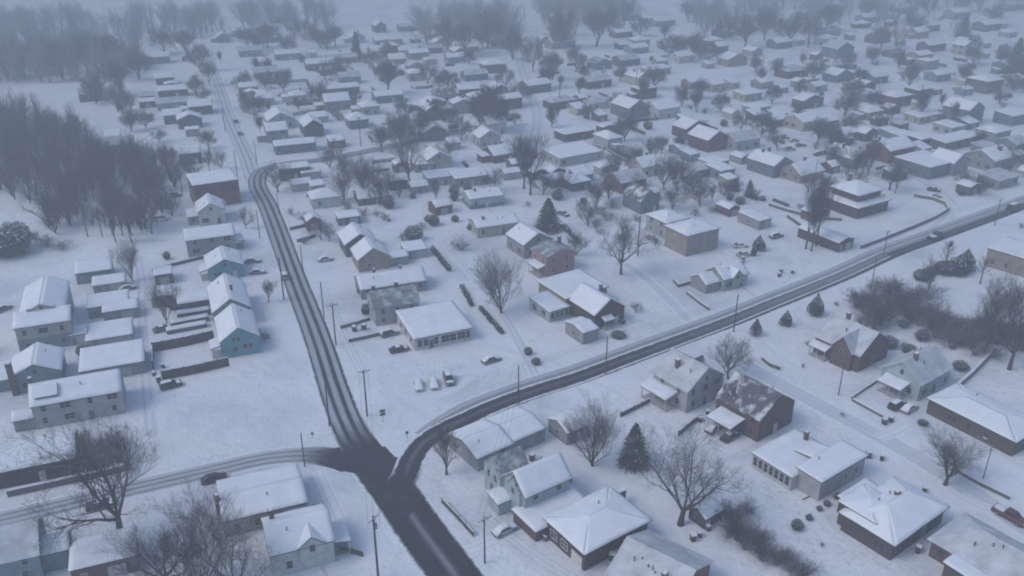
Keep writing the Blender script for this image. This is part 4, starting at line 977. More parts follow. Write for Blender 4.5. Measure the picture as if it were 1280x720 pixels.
dormer(r, "left", (1.8, -1.0), -.3, 5.0, 7, 4.6, 3.2, 11.6, 11.5, wallmat("brick"), "thin"); porch(r, "left", -3.6, 4, 2.0, 2.6, 11.6, 11.5); chimney(ro, 1, 2.5, 7, 9.4, .8)
r, ro = H("pale blue grey house with a big thinly snowed roof and a white porch roof", (1146, 502), 12.2, 8.8, 4.2, "gx", 3.3, "paleblue", "thin", rot=37, sn="blue grey house")
porch(r, "left", -.5, 5, 3.2, 2.6, 12.2, 8.8); chimney(ro, -2.6, -.5, 6, 8.6, .8); vent(ro, -1.2, -1.8, 6.2)
r, ro = H("long brown brick ranch with a flat snow roof at the right edge", (1264, 571), 10, 18, 3.4, "hip", 1.2, "brown", rot=33, sn="brown brick ranch")
r, ro = H("white house with a row of tall sunroom windows under a lumpy flat roof", (1022, 627), 13.2, 4.8, 4.3, "flat", 0, "palegrey", rot=36, sn="sunroom house", win=None, doors=False)
wing(r, -8.2, 2.4, 12.5, 8.8, 3.0, "flat", 0, "white", wins=[("l", -3.6 + 1.2 * i, 1.75, .8, 1.7) for i in range(7)]); wing(r, -1.5, 2.6, 5, 4, 4.2, "shed", -.8, "palegrey")
for x in (1.0, 4.2): window(r, x, -2.4, 2.2, 0, .7, .9)
vent(ro, -2, 1.6, 4.6); chimney(ro, 3, 8, 3, 5.0, .7)
r, ro = H("maroon brick house with a hipped snow roof and a raised white roof mass", (1112, 701), 15.2, 9.2, 3.5, "hip", 2.4, "dkbrick", rot=36.5, sn="maroon hipped house", ov=.6, thick=.22)
wing(r, -6.6, -.6, 7.0, 6.6, 4.5, "hip", .9, "dkbrick", ov=.4); wing(r, -4.0, 4.6, 8, 3.2, 2.9, "shed", .3, "dkbrick"); chimney(ro, .9, .6, 5, 6.5, .7)
r, ro = H("large brick house with a grey thinly snowed hip roof in the lower right corner", (1303, 781), 10, 18, 3.3, "hip", 2.8, "brick", "thin", rot=36, sn="corner brick house", ov=.6)
wing(r, -8.2, -3.0, 3.2, 8, 2.9, "shed", .3, "dkbrick"); vent(ro, -1.5, 1.5, 5.4); vent(ro, -1.0, .3, 5.6)

# ---- bottom centre
r, ro = H("dark brick hip roofed house with pale garage doors on its left side", (730, 714), 13.4, 9.8, 3.8, "hip", 1.3, "dkbrick", rot=35, sn="hip roofed house", win=None, ov=.6)
for y in (3.0, .2): window(r, -6.7, y, 1.7, -math.pi / 2, 1.6, 1.5, 2, (.6, .58, .55))
door(r, -6.7, -3.0, -math.pi / 2, 2.6, 2.2, (.55, .53, .5), "garage_door")
for x in (-3.5, 0, 3.6): window(r, x, -4.9, 1.9, 0, 1.3, 1.2)
door(r, 1.9, -4.9, 0)
wing(r, -9.0, 4.9, 12, 6.5, 2.2, "flat", 0, "brick")
barrier([(656, 646), (660, 655), (669, 666), (683, 677)], .9, .4, "wall", "curved low wall beside the pale blue Victorian house", "wall", "low snow topped walls")
r, ro = H("pale blue Victorian house with two front gables and a bare dark roof patch", (656, 651), 9.6, 6.6, 5.2, "gx", 3.0, "paleblue", "snow", rot=34, sn="Victorian house", thick=.2)
wing(r, -5.6, 3.3, 6.0, 5.0, 5.6, "gx", 2.4, "paleblue", "green", wins=[("l", -1.2, 4.2, .7, 1.3), ("l", 1.0, 4.2, .7, 1.3), ("l", 0, 1.8, .7, 1.3)])
dormer(r, "left", (0.6, -.6), -.3, 3.6, 6, 5.6, 2.2, 9.6, 6.6, wallmat("paleblue"), "patchy"); wing(r, -7.9, .2, 3.0, 3.2, 2.6, "shed", .4, "paleblue")
r, ro = house("long low grey building with a stepped snow roof beside the curving turn lane", (597, 590), 8.0, 9.5, 3.1, "gx", 1.3, "grey", rot=36, sn="stepped roof building", cat="building", name="long_building", doors=False)
wing(r, 4.0, -4.3, 8.2, 9.0, 3.0, "gx", 1.0, "grey"); door(r, -4.0, 1, -math.pi / 2, 2.6, 2.3, (.3, .3, .3), "garage_door")
garage("little grey shed behind the dense bare tree", (708, 557), 5.5, 6, 2.8, rot=34, roof="gx", rise=1.3)
r, ro = H("white two storey house with steep gables and a bulging snow porch roof", (857, 517), 11, 9.6, 5.4, "gy", 3.6, "palegrey", "thin", rot=37, sn="bulging porch house")
porch(r, "left", -1.5, 7, 3.2, 2.9, 11, 9.6, deep=True); chimney(ro, -2.6, 1.0, 5.5, 9.0, .8); dormer(r, "right", (0.5, 1.2), 5.2, 2.4, 3, 6.6, 1.3, 11, 9.6, wallmat("palegrey"), "patchy")
r, ro = H("brown brick house with a dark patchy roof and a white canopy on posts", (946, 553), 11, 10.6, 5.3, "gy", 3.5, "brick", "patchy", rot=38, sn="patchy roof house")
porch(r, "left", -1.0, 5.5, 4.2, 2.8, 11, 10.6); dormer(r, "left", (-3.2, .8), 5.0, 2.4, 3, 6.2, 1.2, 11, 10.6, wallmat("brick"), "patchy")
garage("small dark round roofed shed behind the big spreading tree", (880, 662), 4.2, 3.6, 2.2, rot=36, roof="gx", rise=1.1, wall="dkbrown", sn="small dark shed")
r, ro = H("brick gabled house with a broad grey thinly snowed roof at the bottom edge", None, 12.5, 11, 3.8, "gy", 3.0, "redbrick", "thin", rot=52, C=(22.6, 104.0), sn="broad grey roof", ov=.6)
chimney(ro, -3.2, -2.5, 5, 6.6, .7); vent(ro, -2.0, 2, 5.6); vent(ro, -2.6, .6, 5.4); vent(ro, -3.0, -.8, 5.2)
# ---- the far part of the town: every roof one house, L = front-left corner, w metres
def far(px, py, w, d, h, roof="gx", rise=1.6, wall="grey", cover="snow", rot=31, sn=None, look=None, label=None, chim=None, det=1, **k):
    look = look or "hazy %s %s house" % ({"dkgrey": "dark grey", "palegrey": "pale grey", "dkbrick": "dark brick", "bluegrey": "blue grey", "dkbrown": "dark brown", "redbrick": "red brick", "tanbrick": "tan brick", "paleblue": "pale blue"}.get(wall, wall), {"gx": "low", "gy": "gabled", "hip": "hipped", "flat": "flat roofed", "shed": "flat roofed"}[roof])
    if cover == "snow" and not label: cover = ("snow", "thin", "snow", "snow", "thin", "snow", "snow", "patchy")[int(px * 7 + py * 3) % 8]
    return house(label, (px, py), w, d, h, roof, rise, wall, cover, rot, group=g_house, detail=det, sn=sn, chim=chim, look=None if label else look, **k)
far(700, 209, 20, 13, 3.4, "shed", .6, "palegrey", label="wide pale building with one huge flat white roof amid the bare trees", sn="huge white roof")
far(706, 178, 15, 8, 3.2, "flat", 0, "dkbrick", label="low dark brick house with a flat roof beyond the huge white roof", sn="flat brick house")
far(786, 150, 11, 14, 5.2, "gy", 3, "slate", sn="dark slate gable", label="dark slate gable house joined by a big white roof slope")
far(822, 150, 13, 12, 4.5, "gx", 2.6, "white", sn="white annex house", label="white walled house with a big roof slope right of the dark slate gable")
far(857, 174, 13, 9, 4.2, "gy", 2.8, "dkbrick", sn="striped brick gable", label="dark brick gable house with snow stripes along its eaves")
far(884, 191, 11, 12, 5, "gy", 3, "brick", sn="tall brick gable", label="tall brick gable house with a bright snow slope behind the grey yard")
far(918, 190, 13, 9, 4.4, "gx", 2.4, "palegrey", rot=28)
far(868, 224, 11, 8, 3.0, "flat", 0, "dkgrey", sn="flat shed row"); far(888, 216, 9, 7, 3.4, "flat", 0, "grey")
far(900, 226, 7, 8, 3.6, "shed", .4, "bluegrey")
r, ro = far(966, 223, 10, 13, 4.6, "gy", 2.6, "slate", rot=33, sn="slate house", label="slate grey gable house with twin chimneys beside the tan gable", chim=(-1, 3, .7)); chimney(ro, 3.5, 4, 5, 8, .8)
far(1000, 230, 12.5, 9.5, 3.0, "gx", 3.0, "tan", rot=33, sn="tan gable house", label="tan gable house with a bright snow slope left of the square brick house", chim=(2.5, 1.5, .8))
far(1003, 165, 12, 11, 4.0, "gx", 2.2, "cream", "deep", sn="bright roofed house", label="cream walled house with the brightest snow roof on the hillside")
far(1030, 163, 9, 9, 3.6, "gx", 1.8, "dkgrey"); far(1056, 177, 8, 8, 3.2, "gx", 1.4, "tan")
far(942, 146, 11, 8, 3.6, "flat", 0, "palegrey"); far(1018, 116, 9, 7, 3.2, "gx", 1.4, "grey"); far(1003, 137, 14, 7, 4, "gy", 2, "dkgrey")
far(984, 99, 16, 10, 4.0, "shed", .8, "brick", sn="wide brick house"); far(910, 84, 15, 9, 4.2, "gy", 2.8, "tan", sn="far tan gable")
far(1045, 74, 15, 12, 6, "gy", 3.4, "slate", sn="far dark gable"); far(1040, 92, 12, 9, 4.2, "hip", 2, "bluegrey", chim=(0, 0, .8))
far(1118, 135, 12, 10, 4.8, "hip", 2.0, "brick", sn="hazy brick box", label="brick box house with a bright hipped roof on the hillside"); far(1146, 125, 10, 8, 4.6, "flat", 0, "brick")
far(1208, 157, 11, 13, 6.6, "gy", 3.2, "slate", sn="tall slate gable", label="tall slate blue house with a plain gable wall on the hillside")
far(1190, 152, 8.5, 6, 3.2, "shed", .6, "bluegrey"); far(1188, 170, 9.5, 9, 3.4, "shed", .4, "palegrey"); far(1123, 165, 6.5, 5, 3.2, "flat", 0, "dkgrey", sn="little flat shed")
far(1110, 205, 15, 11, 5.0, "gx", 2.6, "redbrick", sn="maroon walled house", label="maroon walled house with stepped snow roofs above the upright tree", chim=(-5, 2, .8))
r, ro = far(1160, 225, 17, 15, 4.6, "flat", 0, "slate", sn="flat roofed complex", label="big flat roofed building with a grey gable wing on the right slope", det=2); wing(r, 3, -9.0, 9, 10, 4.6, "gy", 3, "grey")
far(1240, 216, 13, 12, 4.4, "gx", 2.8, "grey", sn="dark chimney house", label="grey house with one thick dark chimney near the right edge", chim=(2, -2, 1.3)); far(1246, 238, 12, 8, 3.6, "shed", .5, "grey")
far(1232, 196, 8, 7, 3.2, "shed", .6, "bluegrey"); far(1268, 192, 9, 9, 3.6, "gx", 1.6, "bluegrey"); far(1264, 158, 14, 9, 4.4, "shed", .6, "slate")
far(1232, 118, 13, 12, 6.2, "hip", 2.2, "dkgrey", sn="white window house", label="dark square house with a white window near the tall hillside pole"); far(1264, 112, 12, 10, 4.4, "gx", 2, "palegrey")
far(1170, 103, 12, 8, 3.6, "gx", 1.6, "bluegrey"); far(1160, 66, 17, 9, 4.4, "gx", 2.0, "brick", sn="far brick house"); far(1158, 88, 10, 8, 4.8, "flat", 0, "grey"); far(1204, 70, 10, 9, 6, "gy", 2.6, "cream")
far(1116, 73, 11, 8, 3.4, "gx", 1.4, "dkgrey"); far(1092, 106, 11, 8, 3.8, "gx", 1.8, "slate"); far(1080, 128, 11, 9, 3.8, "flat", 0, "bluegrey"); far(1094, 55, 15, 9, 4.2, "gx", 2, "dkgrey")
far(1192, 25, 20, 10, 5, "gx", 2.4, "grey"); far(1155, 41, 17, 9, 4.4, "gx", 2.2, "slate"); far(1230, 40, 19, 10, 4.6, "gx", 2.2, "dkgrey"); far(1264, 68, 15, 9, 4, "gx", 1.8, "slate")
far(1128, 182, 9, 7, 3.4, "shed", .4, "grey"); far(1150, 185, 10, 7, 3.4, "shed", .4, "dkbrick"); far(1180, 190, 22, 7, 3.6, "shed", .5, "dkgrey", look="long hazy terrace"); far(1080, 178, 8, 8, 3.6, "gy", 1.8, "dkgrey")
far(1148, 156, 16, 8, 3.2, "shed", .4, "cream")
# centre far
for a in [(810, 96, 16, 7, 3.6, "shed", .6, "palegrey"), (776, 84, 14, 9, 4, "gx", 2, "dkgrey"), (745, 88, 11, 9, 4, "gy", 2, "slate"), (790, 68, 13, 8, 3.6, "gx", 1.8, "grey"), (735, 112, 15, 9, 4, "gx", 1.8, "dkbrick"), (660, 118, 14, 9, 4.2, "gx", 1.8, "dkgrey"),
          (741, 138, 9, 8, 3.4, "gx", 1.4, "white"), (690, 62, 18, 9, 4, "gx", 2, "grey"), (738, 32, 22, 9, 4, "gx", 2, "slate"), (848, 80, 12, 9, 4, "gx", 2, "white"), (884, 60, 14, 9, 4, "hip", 2, "grey"), (900, 48, 12, 9, 4, "gx", 2, "dkgrey"), (862, 112, 9, 7, 3.6, "gx", 1.4, "olive"),
          (890, 116, 10, 8, 3.8, "hip", 1.6, "cream"), (770, 48, 14, 8, 3.6, "gx", 1.6, "dkgrey"), (820, 34, 18, 9, 4, "gx", 2, "grey"), (690, 138, 14, 8, 3.6, "hip", 1.6, "dkbrick"), (950, 112, 9, 7, 3.4, "gx", 1.4, "grey"), (930, 128, 12, 8, 3.6, "shed", .5, "cream"), (966, 160, 9, 7, 3.2, "gx", 1.4, "dkgrey"),
          (715, 240, 8, 7, 3.0, "shed", .5, "dkbrown"), (690, 236, 8, 6, 3.0, "flat", 0, "dkgrey"), (776, 243, 11, 10, 4.2, "gx", 2.4, "redbrick"), (1030, 47, 16, 9, 4.2, "gx", 2, "grey"), (970, 62, 14, 9, 4, "gx", 2, "slate"), (1080, 30, 18, 9, 4.4, "gx", 2, "grey"), (1005, 25, 20, 9, 4.4, "gx", 2, "dkgrey"), (940, 28, 18, 9, 4.4, "gx", 2, "grey"), (1120, 18, 22, 9, 4.4, "gx", 2, "slate"), (1260, 14, 24, 10, 4.4, "gx", 2, "grey")]:
    far(*a)
# left far, the older street grid
for a in [(600, 186, 9, 9, 4.4, "gy", 2.6, "palegrey"), (530, 178, 10, 9, 4.2, "gy", 2.6, "dkgrey"), (535, 214, 9.5, 10, 4.2, "gy", 2.6, "cream"), (520, 216, 7, 6, 3, "shed", .4, "grey"), (536, 234, 13, 7, 3.2, "shed", .4, "palegrey"), (515, 243, 6, 6, 2.6, "gx", 1, "grey"), (574, 122, 13, 8, 3.8, "gx", 1.8, "dkgrey"), (582, 102, 13, 8, 3.6, "gx", 1.6, "slate"),
          (545, 128, 12, 8, 3.8, "gx", 1.8, "grey"), (617, 122, 8, 9, 4, "gy", 2, "dkgrey"), (470, 130, 14, 8, 3.6, "gx", 1.6, "slate"), (403, 121, 19, 7, 3.6, "gx", 1.4, "dkgrey"), (426, 106, 11, 8, 4, "gx", 1.8, "grey"), (384, 89, 16, 8, 3.8, "gx", 1.8, "dkgrey"), (410, 81, 18, 8, 3.6, "gx", 1.6, "grey"), (470, 92, 11, 8, 3.6, "gx", 1.8, "dkgrey"), (512, 92, 9, 9, 4, "gy", 2, "grey"), (528, 68, 13, 8, 3.6, "gx", 1.8, "slate"),
          (560, 80, 11, 8, 3.6, "gx", 1.6, "grey"), (470, 58, 18, 8, 3.6, "gx", 1.6, "grey"), (500, 40, 22, 8, 3.6, "gx", 1.6, "slate"), (545, 42, 20, 8, 3.6, "gx", 1.6, "grey"), (320, 100, 12, 9, 4, "gx", 2, "dkgrey"), (300, 118, 9, 8, 3.4, "gx", 1.4, "grey"), (345, 76, 14, 8, 3.6, "gx", 1.6, "grey"), (300, 72, 14, 9, 4, "gx", 2, "grey"), (318, 55, 18, 8, 3.6, "gx", 1.6, "slate"),
          (224, 162, 10, 8, 4.2, "gy", 2, "dkgrey"), (206, 156, 8, 8, 4, "gx", 1.8, "slate"), (199, 123, 14, 7, 3.6, "gx", 1.6, "dkgrey"), (197, 139, 14, 8, 3.6, "gx", 1.6, "grey"), (175, 129, 7, 6, 3.4, "gx", 1.4, "dkgrey"), (168, 82, 20, 9, 4, "gx", 1.8, "slate"), (196, 107, 9, 8, 3.8, "gx", 1.6, "brick"), (45, 97, 12, 10, 4, "gx", 2, "grey"), (100, 128, 10, 9, 4, "gx", 2, "dkgrey"), (115, 196, 16, 8, 4, "gx", 2, "slate"), (640, 215, 8, 6, 3, "gx", 1, "dkgrey"), (322, 133, 8, 8, 3.4, "gx", 1.2, "cream")]:
    far(*a, rot=22)
for pts, lab in (([(347, 104), (383, 102), (391, 118), (347, 121)], "dark hedge loop round the upper snowy lot"), ([(358, 132), (397, 127), (402, 139), (360, 146)], "dark hedge loop round the lower snowy lot")):
    barrier(pts, 1.8, 1.0, "hedge", lab, "hedge", "hedges round the far lots")
barrier([(407, 126), (415, 140), (427, 152)], 3.2, 3.2, "hedge", "thick tall hedge above the single far pole", "hedge", "hedges round the far lots")
barrier([(268, 295), (262, 303), (252, 309)], .8, .1, "fence", "thin fence left of the long grey house", "fence", "fences round the yards")
barrier([(363, 288), (380, 284), (396, 280)], 1.0, .12, "fence", "upper low fence of the yard beside the main road poles", "fence", "fences round the yards")
barrier([(372, 303), (384, 300), (395, 296)], 1.0, .12, "fence", "lower low fence of the yard beside the main road poles", "fence", "fences round the yards")
barrier([(755, 187), (772, 192), (790, 202)], 2.2, 1.2, "hedge", "dark hedge beside the wide white roofed building", "hedge", "hedges round the far lots")
barrier([(740, 183), (758, 187), (773, 199), (792, 206)], 1.0, .3, "wall", "hazy retaining wall curving round the low flat brick house", "wall", "low snow topped walls")
barrier([(776, 157), (800, 152), (822, 150)], 1.6, 1.0, "hedge", "dark hedge at the foot of the dark slate gable", "hedge", "hedges round the far lots")
barrier([(1194, 487), (1215, 468), (1236, 446), (1243, 438)], 1.1, .7, "wall", "dark rubble wall climbing past the brown brick ranch", "wall", "low snow topped walls")
barrier([(1064, 499), (1080, 488), (1097, 477)], .6, .3, "wall", "low stone kerb on the far side of the square snowy plot", "wall", "low snow topped walls")
barrier([(1065, 501), (1085, 512), (1103, 522)], .6, .3, "wall", "low stone kerb on the near side of the square snowy plot", "wall", "low snow topped walls")
barrier([(1003, 625), (1035, 610), (1065, 592)], .15, .2, "wall", "thin snowed kerb between the sunroom house and the maroon house", "wall", "low snow topped walls", cap=False)
barrier([(1195, 590), (1225, 607), (1262, 625)], .7, .2, "wall", "long low wall beside the round crowned tree and street lamp", "wall", "low snow topped walls")
barrier([(553, 629), (574, 651), (592, 671)], 1.0, .12, "fence", "dark thin fence along the bank above the wet road", "fence", "fences round the yards")
barrier([(425, 689), (440, 692), (454, 696)], 1.0, .1, "fence", "short pale railing standing in the snow beside the wet road", "fence", "fences round the yards", cap=False)
barrier([(776, 521), (792, 513), (812, 503)], 1.0, .15, "fence", "dark fence left of the bulging porch house", "fence", "fences round the yards")
barrier([(848, 545), (866, 530), (876, 524)], 1.1, .12, "fence", "leaning dark fence behind the snowy car by the patchy roof house", "fence", "fences round the yards")
barrier([(952, 450), (962, 458), (975, 463)], .9, .2, "wall", "short bank wall right of the round bare tree by the cross road", "wall", "low snow topped walls")
barrier([(1110, 402), (1118, 396)], 1.0, .2, "wall", "short wall stub under the dark crowned tree by the thicket", "wall", "low snow topped walls")

# ---- trees
tree(152, 672, 505, "spreading", 23, "great spreading bare tree with low forked limbs beside the brown brick garage", sn="great spreading tree", var=2)
tree(252, 742, 622, "vase", 19, "wide many stemmed bare tree before the tan flat roofed house", var=0); tree(210, 738, 636, "spreading", 14, "leaning bare tree between the two bottom trees and the garage", var=2); tree(300, 752, 640, "spreading", 14, "forked bare tree in front of the white porch house", var=0)
tree(850, 656, 528, "spreading", 19, "tall dark trunked bare tree with an open crown beside the small dark shed", sn="open crowned tree", var=0)
tree(741, 582, 497, "vase", 13, "dense twiggy bare tree hiding the little grey shed", sn="dense twiggy tree", var=1)
tree(910, 473, 419, "round", 11.5, "round crowned bare tree between the cross road and the bulging porch house", sn="round roadside tree", var=1)
tree(1181, 606, 541, "round", 13.5, "perfectly round crowned bare tree beside the brown brick ranch", sn="round street tree", var=2)
tree(558, 593, 530, "upright", 7, "thin bare tree at the corner of the long stepped roof building")
tree(627, 391, 308, "vase", 14, "broad many stemmed bare tree beside the snowy lane", sn="broad lane tree", var=2)
tree(776, 343, 258, "spreading", 15, "broad bare tree with a thick trunk behind the flat tan brick house", sn="thick trunked tree", var=1)
tree(663, 244, 160, "upright", 12, "tall twin bare tree, right one of the pair above the conifer"); tree(655, 236, 158, "upright", 12, "tall twin bare tree, left one of the pair above the conifer", sn="twin tall trees")
tree(512, 229, 140, "spreading", 16, "tall bare tree with a long clean trunk above the white lots", sn="clean trunk tree", var=0)
tree(607, 166, 100, "round", 15, sn=None); tree(616, 166, 102, "round", 14)
tree(487, 118, 63, "upright", 14, label="tall pillar shaped bare tree in the far haze", sn="pillar tree")
tree(166, 351, 295, "vase", 8, "many stemmed bare tree beside the alley garages", sn="alley tree"); tree(208, 404, 346, "vase", 8, "pale many stemmed bare tree above the stacked yard clutter")
tree(1007, 311, 212, "upright", 6); tree(1014, 314, 222, "upright", 5); tree(1020, 308, 214, "slim", 6, sn="slim roadside trees")
tree(1086, 219, 168, "vase", 10, "vase shaped bare tree behind the square brick house", sn="vase shaped tree"); tree(1119, 242, 200, "upright", 6, "narrow upright bare tree right of the square brick house")
tree(1261, 462, 322, "spreading", 15, "tall leaning bare tree in the thicket at the right edge", sn="leaning thicket tree", var=2); tree(1230, 440, 345, "upright", 10); tree(1285, 450, 340, "upright", 11)
tree(1101, 408, 352, "round", 9, "dense dark round bare tree behind the cross gabled brick house", sn="dense round tree", var=0)
tree(336, 378, 348, "upright", 4.5); tree(308, 286, 256, "round", 5); tree(262, 213, 182, "upright", 5); tree(277, 213, 184, "round", 5)
tree(830, 237, 190, "round", 13, sn="dark twin trees"); tree(846, 237, 188, "round", 13); tree(875, 258, 218, "round", 12); tree(795, 391, 377, "round", 4, "little round bare tree right of the dark brick gable house")
tree(455, 250, 190, "vase", 12); tree(430, 250, 205, "vase", 12); tree(475, 258, 212, "vase", 8, sn="dark tree clump"); tree(485, 245, 200, "spreading", 10); tree(500, 248, 218, "vase", 6); tree(545, 250, 222, "vase", 5)
tree(385, 282, 262, "round", 8); tree(402, 300, 272, "round", 9, sn="hazy yard trees"); tree(412, 302, 280, "round", 6)
tree(700, 246, 205, "spreading", 9); tree(745, 262, 222, "vase", 9); tree(760, 250, 215, "vase", 10); tree(800, 250, 212, "spreading", 10); tree(735, 283, 250, "vase", 8); tree(720, 320, 285, "vase", 7)
tree(840, 262, 228, "vase", 9); tree(560, 205, 165, "spreading", 10); tree(530, 172, 130, "round", 13); tree(500, 178, 135, "round", 14); tree(478, 190, 150, "upright", 10); tree(790, 215, 175, "vase", 10); tree(815, 205, 168, "upright", 9); tree(770, 225, 185, "upright", 8); tree(905, 245, 222, "vase", 8)
tree(1040, 205, 172, "vase", 9); tree(1010, 240, 208, "spreading", 10); tree(1035, 245, 214, "vase", 9); tree(1060, 170, 140, "round", 10); tree(1040, 185, 155, "upright", 8); tree(1022, 180, 150, "upright", 9); tree(1050, 190, 160, "round", 9)
tree(1150, 150, 105, "upright", 6); tree(1136, 112, 72, "round", 12); tree(1224, 185, 160, "upright", 5); tree(1190, 160, 125, "upright", 4); tree(1225, 355, 318, "slim", 4); tree(1180, 345, 300, "slim", 4); tree(1160, 365, 320, "upright", 5)
tree(1195, 48, 15, "round", 12, lod=1); tree(1120, 62, 22, "round", 14, lod=1)
FT = [(838, 72, 40, 17), (866, 72, 34, 17), (885, 80, 48, 14), (745, 58, 8, 20), (700, 60, 5, 22), (760, 40, 2, 18), (610, 60, 8, 20), (580, 70, 15, 18), (560, 62, 20, 18), (640, 75, 28, 14), (666, 90, 40, 12), (690, 100, 62, 12), (720, 90, 55, 12), (700, 60, 25, 16), (650, 130, 100, 12), (685, 110, 80, 10), (730, 100, 76, 9), (775, 102, 78, 8), (770, 140, 112, 9), (628, 160, 128, 8), (690, 160, 128, 8), (560, 110, 82, 12), (535, 105, 75, 12), (545, 150, 122, 10), (440, 130, 108, 10), (425, 100, 78, 9), (360, 70, 40, 14), (335, 60, 28, 18), (310, 60, 30, 18), (400, 60, 28, 18), (380, 50, 20, 18), (420, 58, 25, 16), (250, 90, 50, 12), (245, 118, 90, 9), (262, 108, 70, 9), (235, 70, 35, 16), (205, 68, 28, 18), (175, 100, 50, 18), (148, 140, 96, 14), (150, 120, 70, 16), (160, 150, 110, 8), (165, 165, 132, 8), (200, 178, 160, 7), (140, 90, 40, 18), (110, 90, 38, 18), (80, 100, 44, 18), (55, 84, 40, 16), (30, 95, 45, 18), (10, 100, 50, 18), (120, 130, 85, 14), (300, 112, 92, 8), (325, 140, 116, 9), (310, 140, 118, 8), (332, 110, 88, 8),
      (905, 50, 14, 16), (930, 60, 18, 16), (955, 50, 5, 18), (985, 55, 10, 20), (1010, 60, 15, 18), (1035, 40, 2, 20), (970, 95, 70, 9), (945, 90, 65, 9), (1060, 90, 62, 10), (1075, 110, 80, 10), (1065, 125, 95, 12), (1055, 145, 110, 12), (1090, 140, 110, 10), (1100, 60, 30, 14), (1090, 80, 55, 12), (1140, 40, 10, 16), (1215, 65, 40, 9), (1250, 85, 58, 10), (1275, 100, 65, 12), (1240, 30, 2, 16), (1160, 20, -8, 16), (1205, 15, -10, 16), (1085, 20, -5, 18), (890, 30, -2, 18), (860, 28, 0, 18), (830, 50, 25, 12), (800, 45, 20, 14), (780, 25, -4, 16), (735, 150, 128, 8), (870, 140, 112, 7), (900, 140, 112, 9), (875, 165, 148, 6), (925, 165, 140, 7), (850, 190, 168, 7), (965, 130, 104, 8), (1000, 120, 98, 7), (1100, 165, 140, 9), (1115, 150, 128, 8), (1205, 105, 80, 8), (1250, 130, 112, 7), (1262, 215, 198, 6), (1200, 235, 212, 8), (1225, 245, 225, 7), (940, 250, 232, 6), (920, 240, 220, 6)]
for i, (x, y, t, w) in enumerate(FT):
    tree(x, y, t, ("round", "vase", "spreading", "upright")[i % 4], w, group="hazy bare trees of the far town")

plant(685, 287, 11, height_at(287, 246), "conifer", label="big dark green conifer with a pointed top beside the grey gable", sn="big conifer"); plant(792, 580, 7.4, height_at(580, 527), "conifer", label="dark conifer right of the dense twiggy bare tree", sn="dark conifer")
plant(1266, 93, 15, height_at(93, 45), "conifer", label="tall hazy conifer on the hillside at the right edge", sn="hillside conifer"); plant(1290, 100, 14, height_at(100, 55), "conifer"); plant(446, 74, 8, height_at(74, 38), "column", label="narrow dark conifer in the far haze")
plant(1203, 47, 14, height_at(47, 17), "conifer"); plant(936, 246, 4.5, height_at(246, 223), "conifer"); plant(918, 238, 5, height_at(238, 222), "conifer")
plant(944, 419, 2.6, height_at(419, 398), "cone", label="pointed dark evergreen, leftmost of the three beside the cross road"); plant(982, 407, 2.8, height_at(407, 388), "cone", label="pointed dark evergreen, middle one of the three beside the cross road"); plant(1019, 394, 3.8, height_at(394, 367), "cone", label="broad dark evergreen nearest the cross gabled brick house by the cross road", sn="broad roadside evergreen")
plant(660, 443, 2.1, 1.9, "ball", label="upper of two dark shrubs beside the cross road lane end"); plant(670, 455, 2.3, 1.5, "ball", label="lower of two dark shrubs beside the cross road lane end", sn="paired lane shrubs")
plant(1195, 342, 6.5, 5.4, "cone"); plant(1205, 338, 5, 6.4, "cone", sn="dark evergreen cluster"); plant(1180, 342, 6, 3.6, "ball"); plant(1188, 308, 1.3, 1.8, "ball"); plant(1152, 350, 5, 3.0, "ball"); plant(1160, 345, 3, 2.8, "ball")
plant(517, 300, 6.0, 4.6, "ball", label="dark dense bush at the upper end of the snowy lane"); plant(577, 313, 7.5, 5.0, "twig"); plant(569, 277, 2.6, 2.2, "ball"); plant(503, 300, 4, 3.2, "twig")
plant(912, 250, 2.6, 2.8, "ball"); plant(924, 255, 3.0, 2.6, "ball"); plant(945, 250, 2.2, 1.8, "ball"); plant(953, 251, 2.4, 1.8, "ball"); plant(892, 265, 4.8, 3.2, "twig")
plant(948, 313, 3.4, 4.8, "cone", label="dark drooping evergreen behind the parked dark car", sn="drooping evergreen"); plant(942, 320, 1.6, 4.0, "cone")
plant(773, 421, 3.8, 1.4, "ball", label="flat topped dark bush before the dark brick gable house"); plant(778, 405, 1.4, 1.4, "ball")
plant(1153, 531, 2.3, 1.1, "ball", label="round low dark bush below the two cars by the pale blue grey house"); plant(1129, 409, 2.6, 2.2, "ball"); plant(1152, 425, 3.6, 2.6, "ball"); plant(1129, 434, 2.4, 1.6, "twig"); plant(1136, 440, 3.8, 1.8, "ball"); plant(1110, 433, 4.5, 2.6, "ball"); plant(1200, 462, 3.6, 2.0, "ball"); plant(1190, 436, 1.6, 1.0, "ball"); plant(1180, 470, 2.0, 1.6, "ball"); plant(1168, 440, 2, 1.6, "ball")
for i, (x, y, s) in enumerate(((996, 662, 2.2), (1011, 650, 1.3), (1024, 638, 1.1), (1033, 632, 1.3), (1047, 624, 1.6))):
    plant(x, y, s, s * .9, "ball", label="dark clipped ball shrub, %s in the row beside the maroon hipped house" % ("largest and first", "second", "third", "fourth", "last and highest")[i], group="row of ball shrubs")
plant(1027, 683, .9, 1.4, "twig"); plant(1010, 432, 2, 1.6, "twig"); plant(1045, 382, 2.2, 1.4, "twig"); plant(1003, 460, 1.2, 1.6, "twig"); plant(1053, 520, 1.4, 1.0, "twig")
plant(331, 425, 3.4, 3.0, "twig"); plant(322, 421, 2.0, 2.4, "ball"); plant(457, 393, 2.2, 3.0, "ball"); plant(453, 368, 3.0, 2.6, "ball"); plant(525, 392, 1.4, 1.4, "ball"); plant(225, 388, 4.5, 2.6, "ball", look="dark heaped bush"); plant(216, 384, 3.5, 2.2, "ball", look="dark heaped bush")
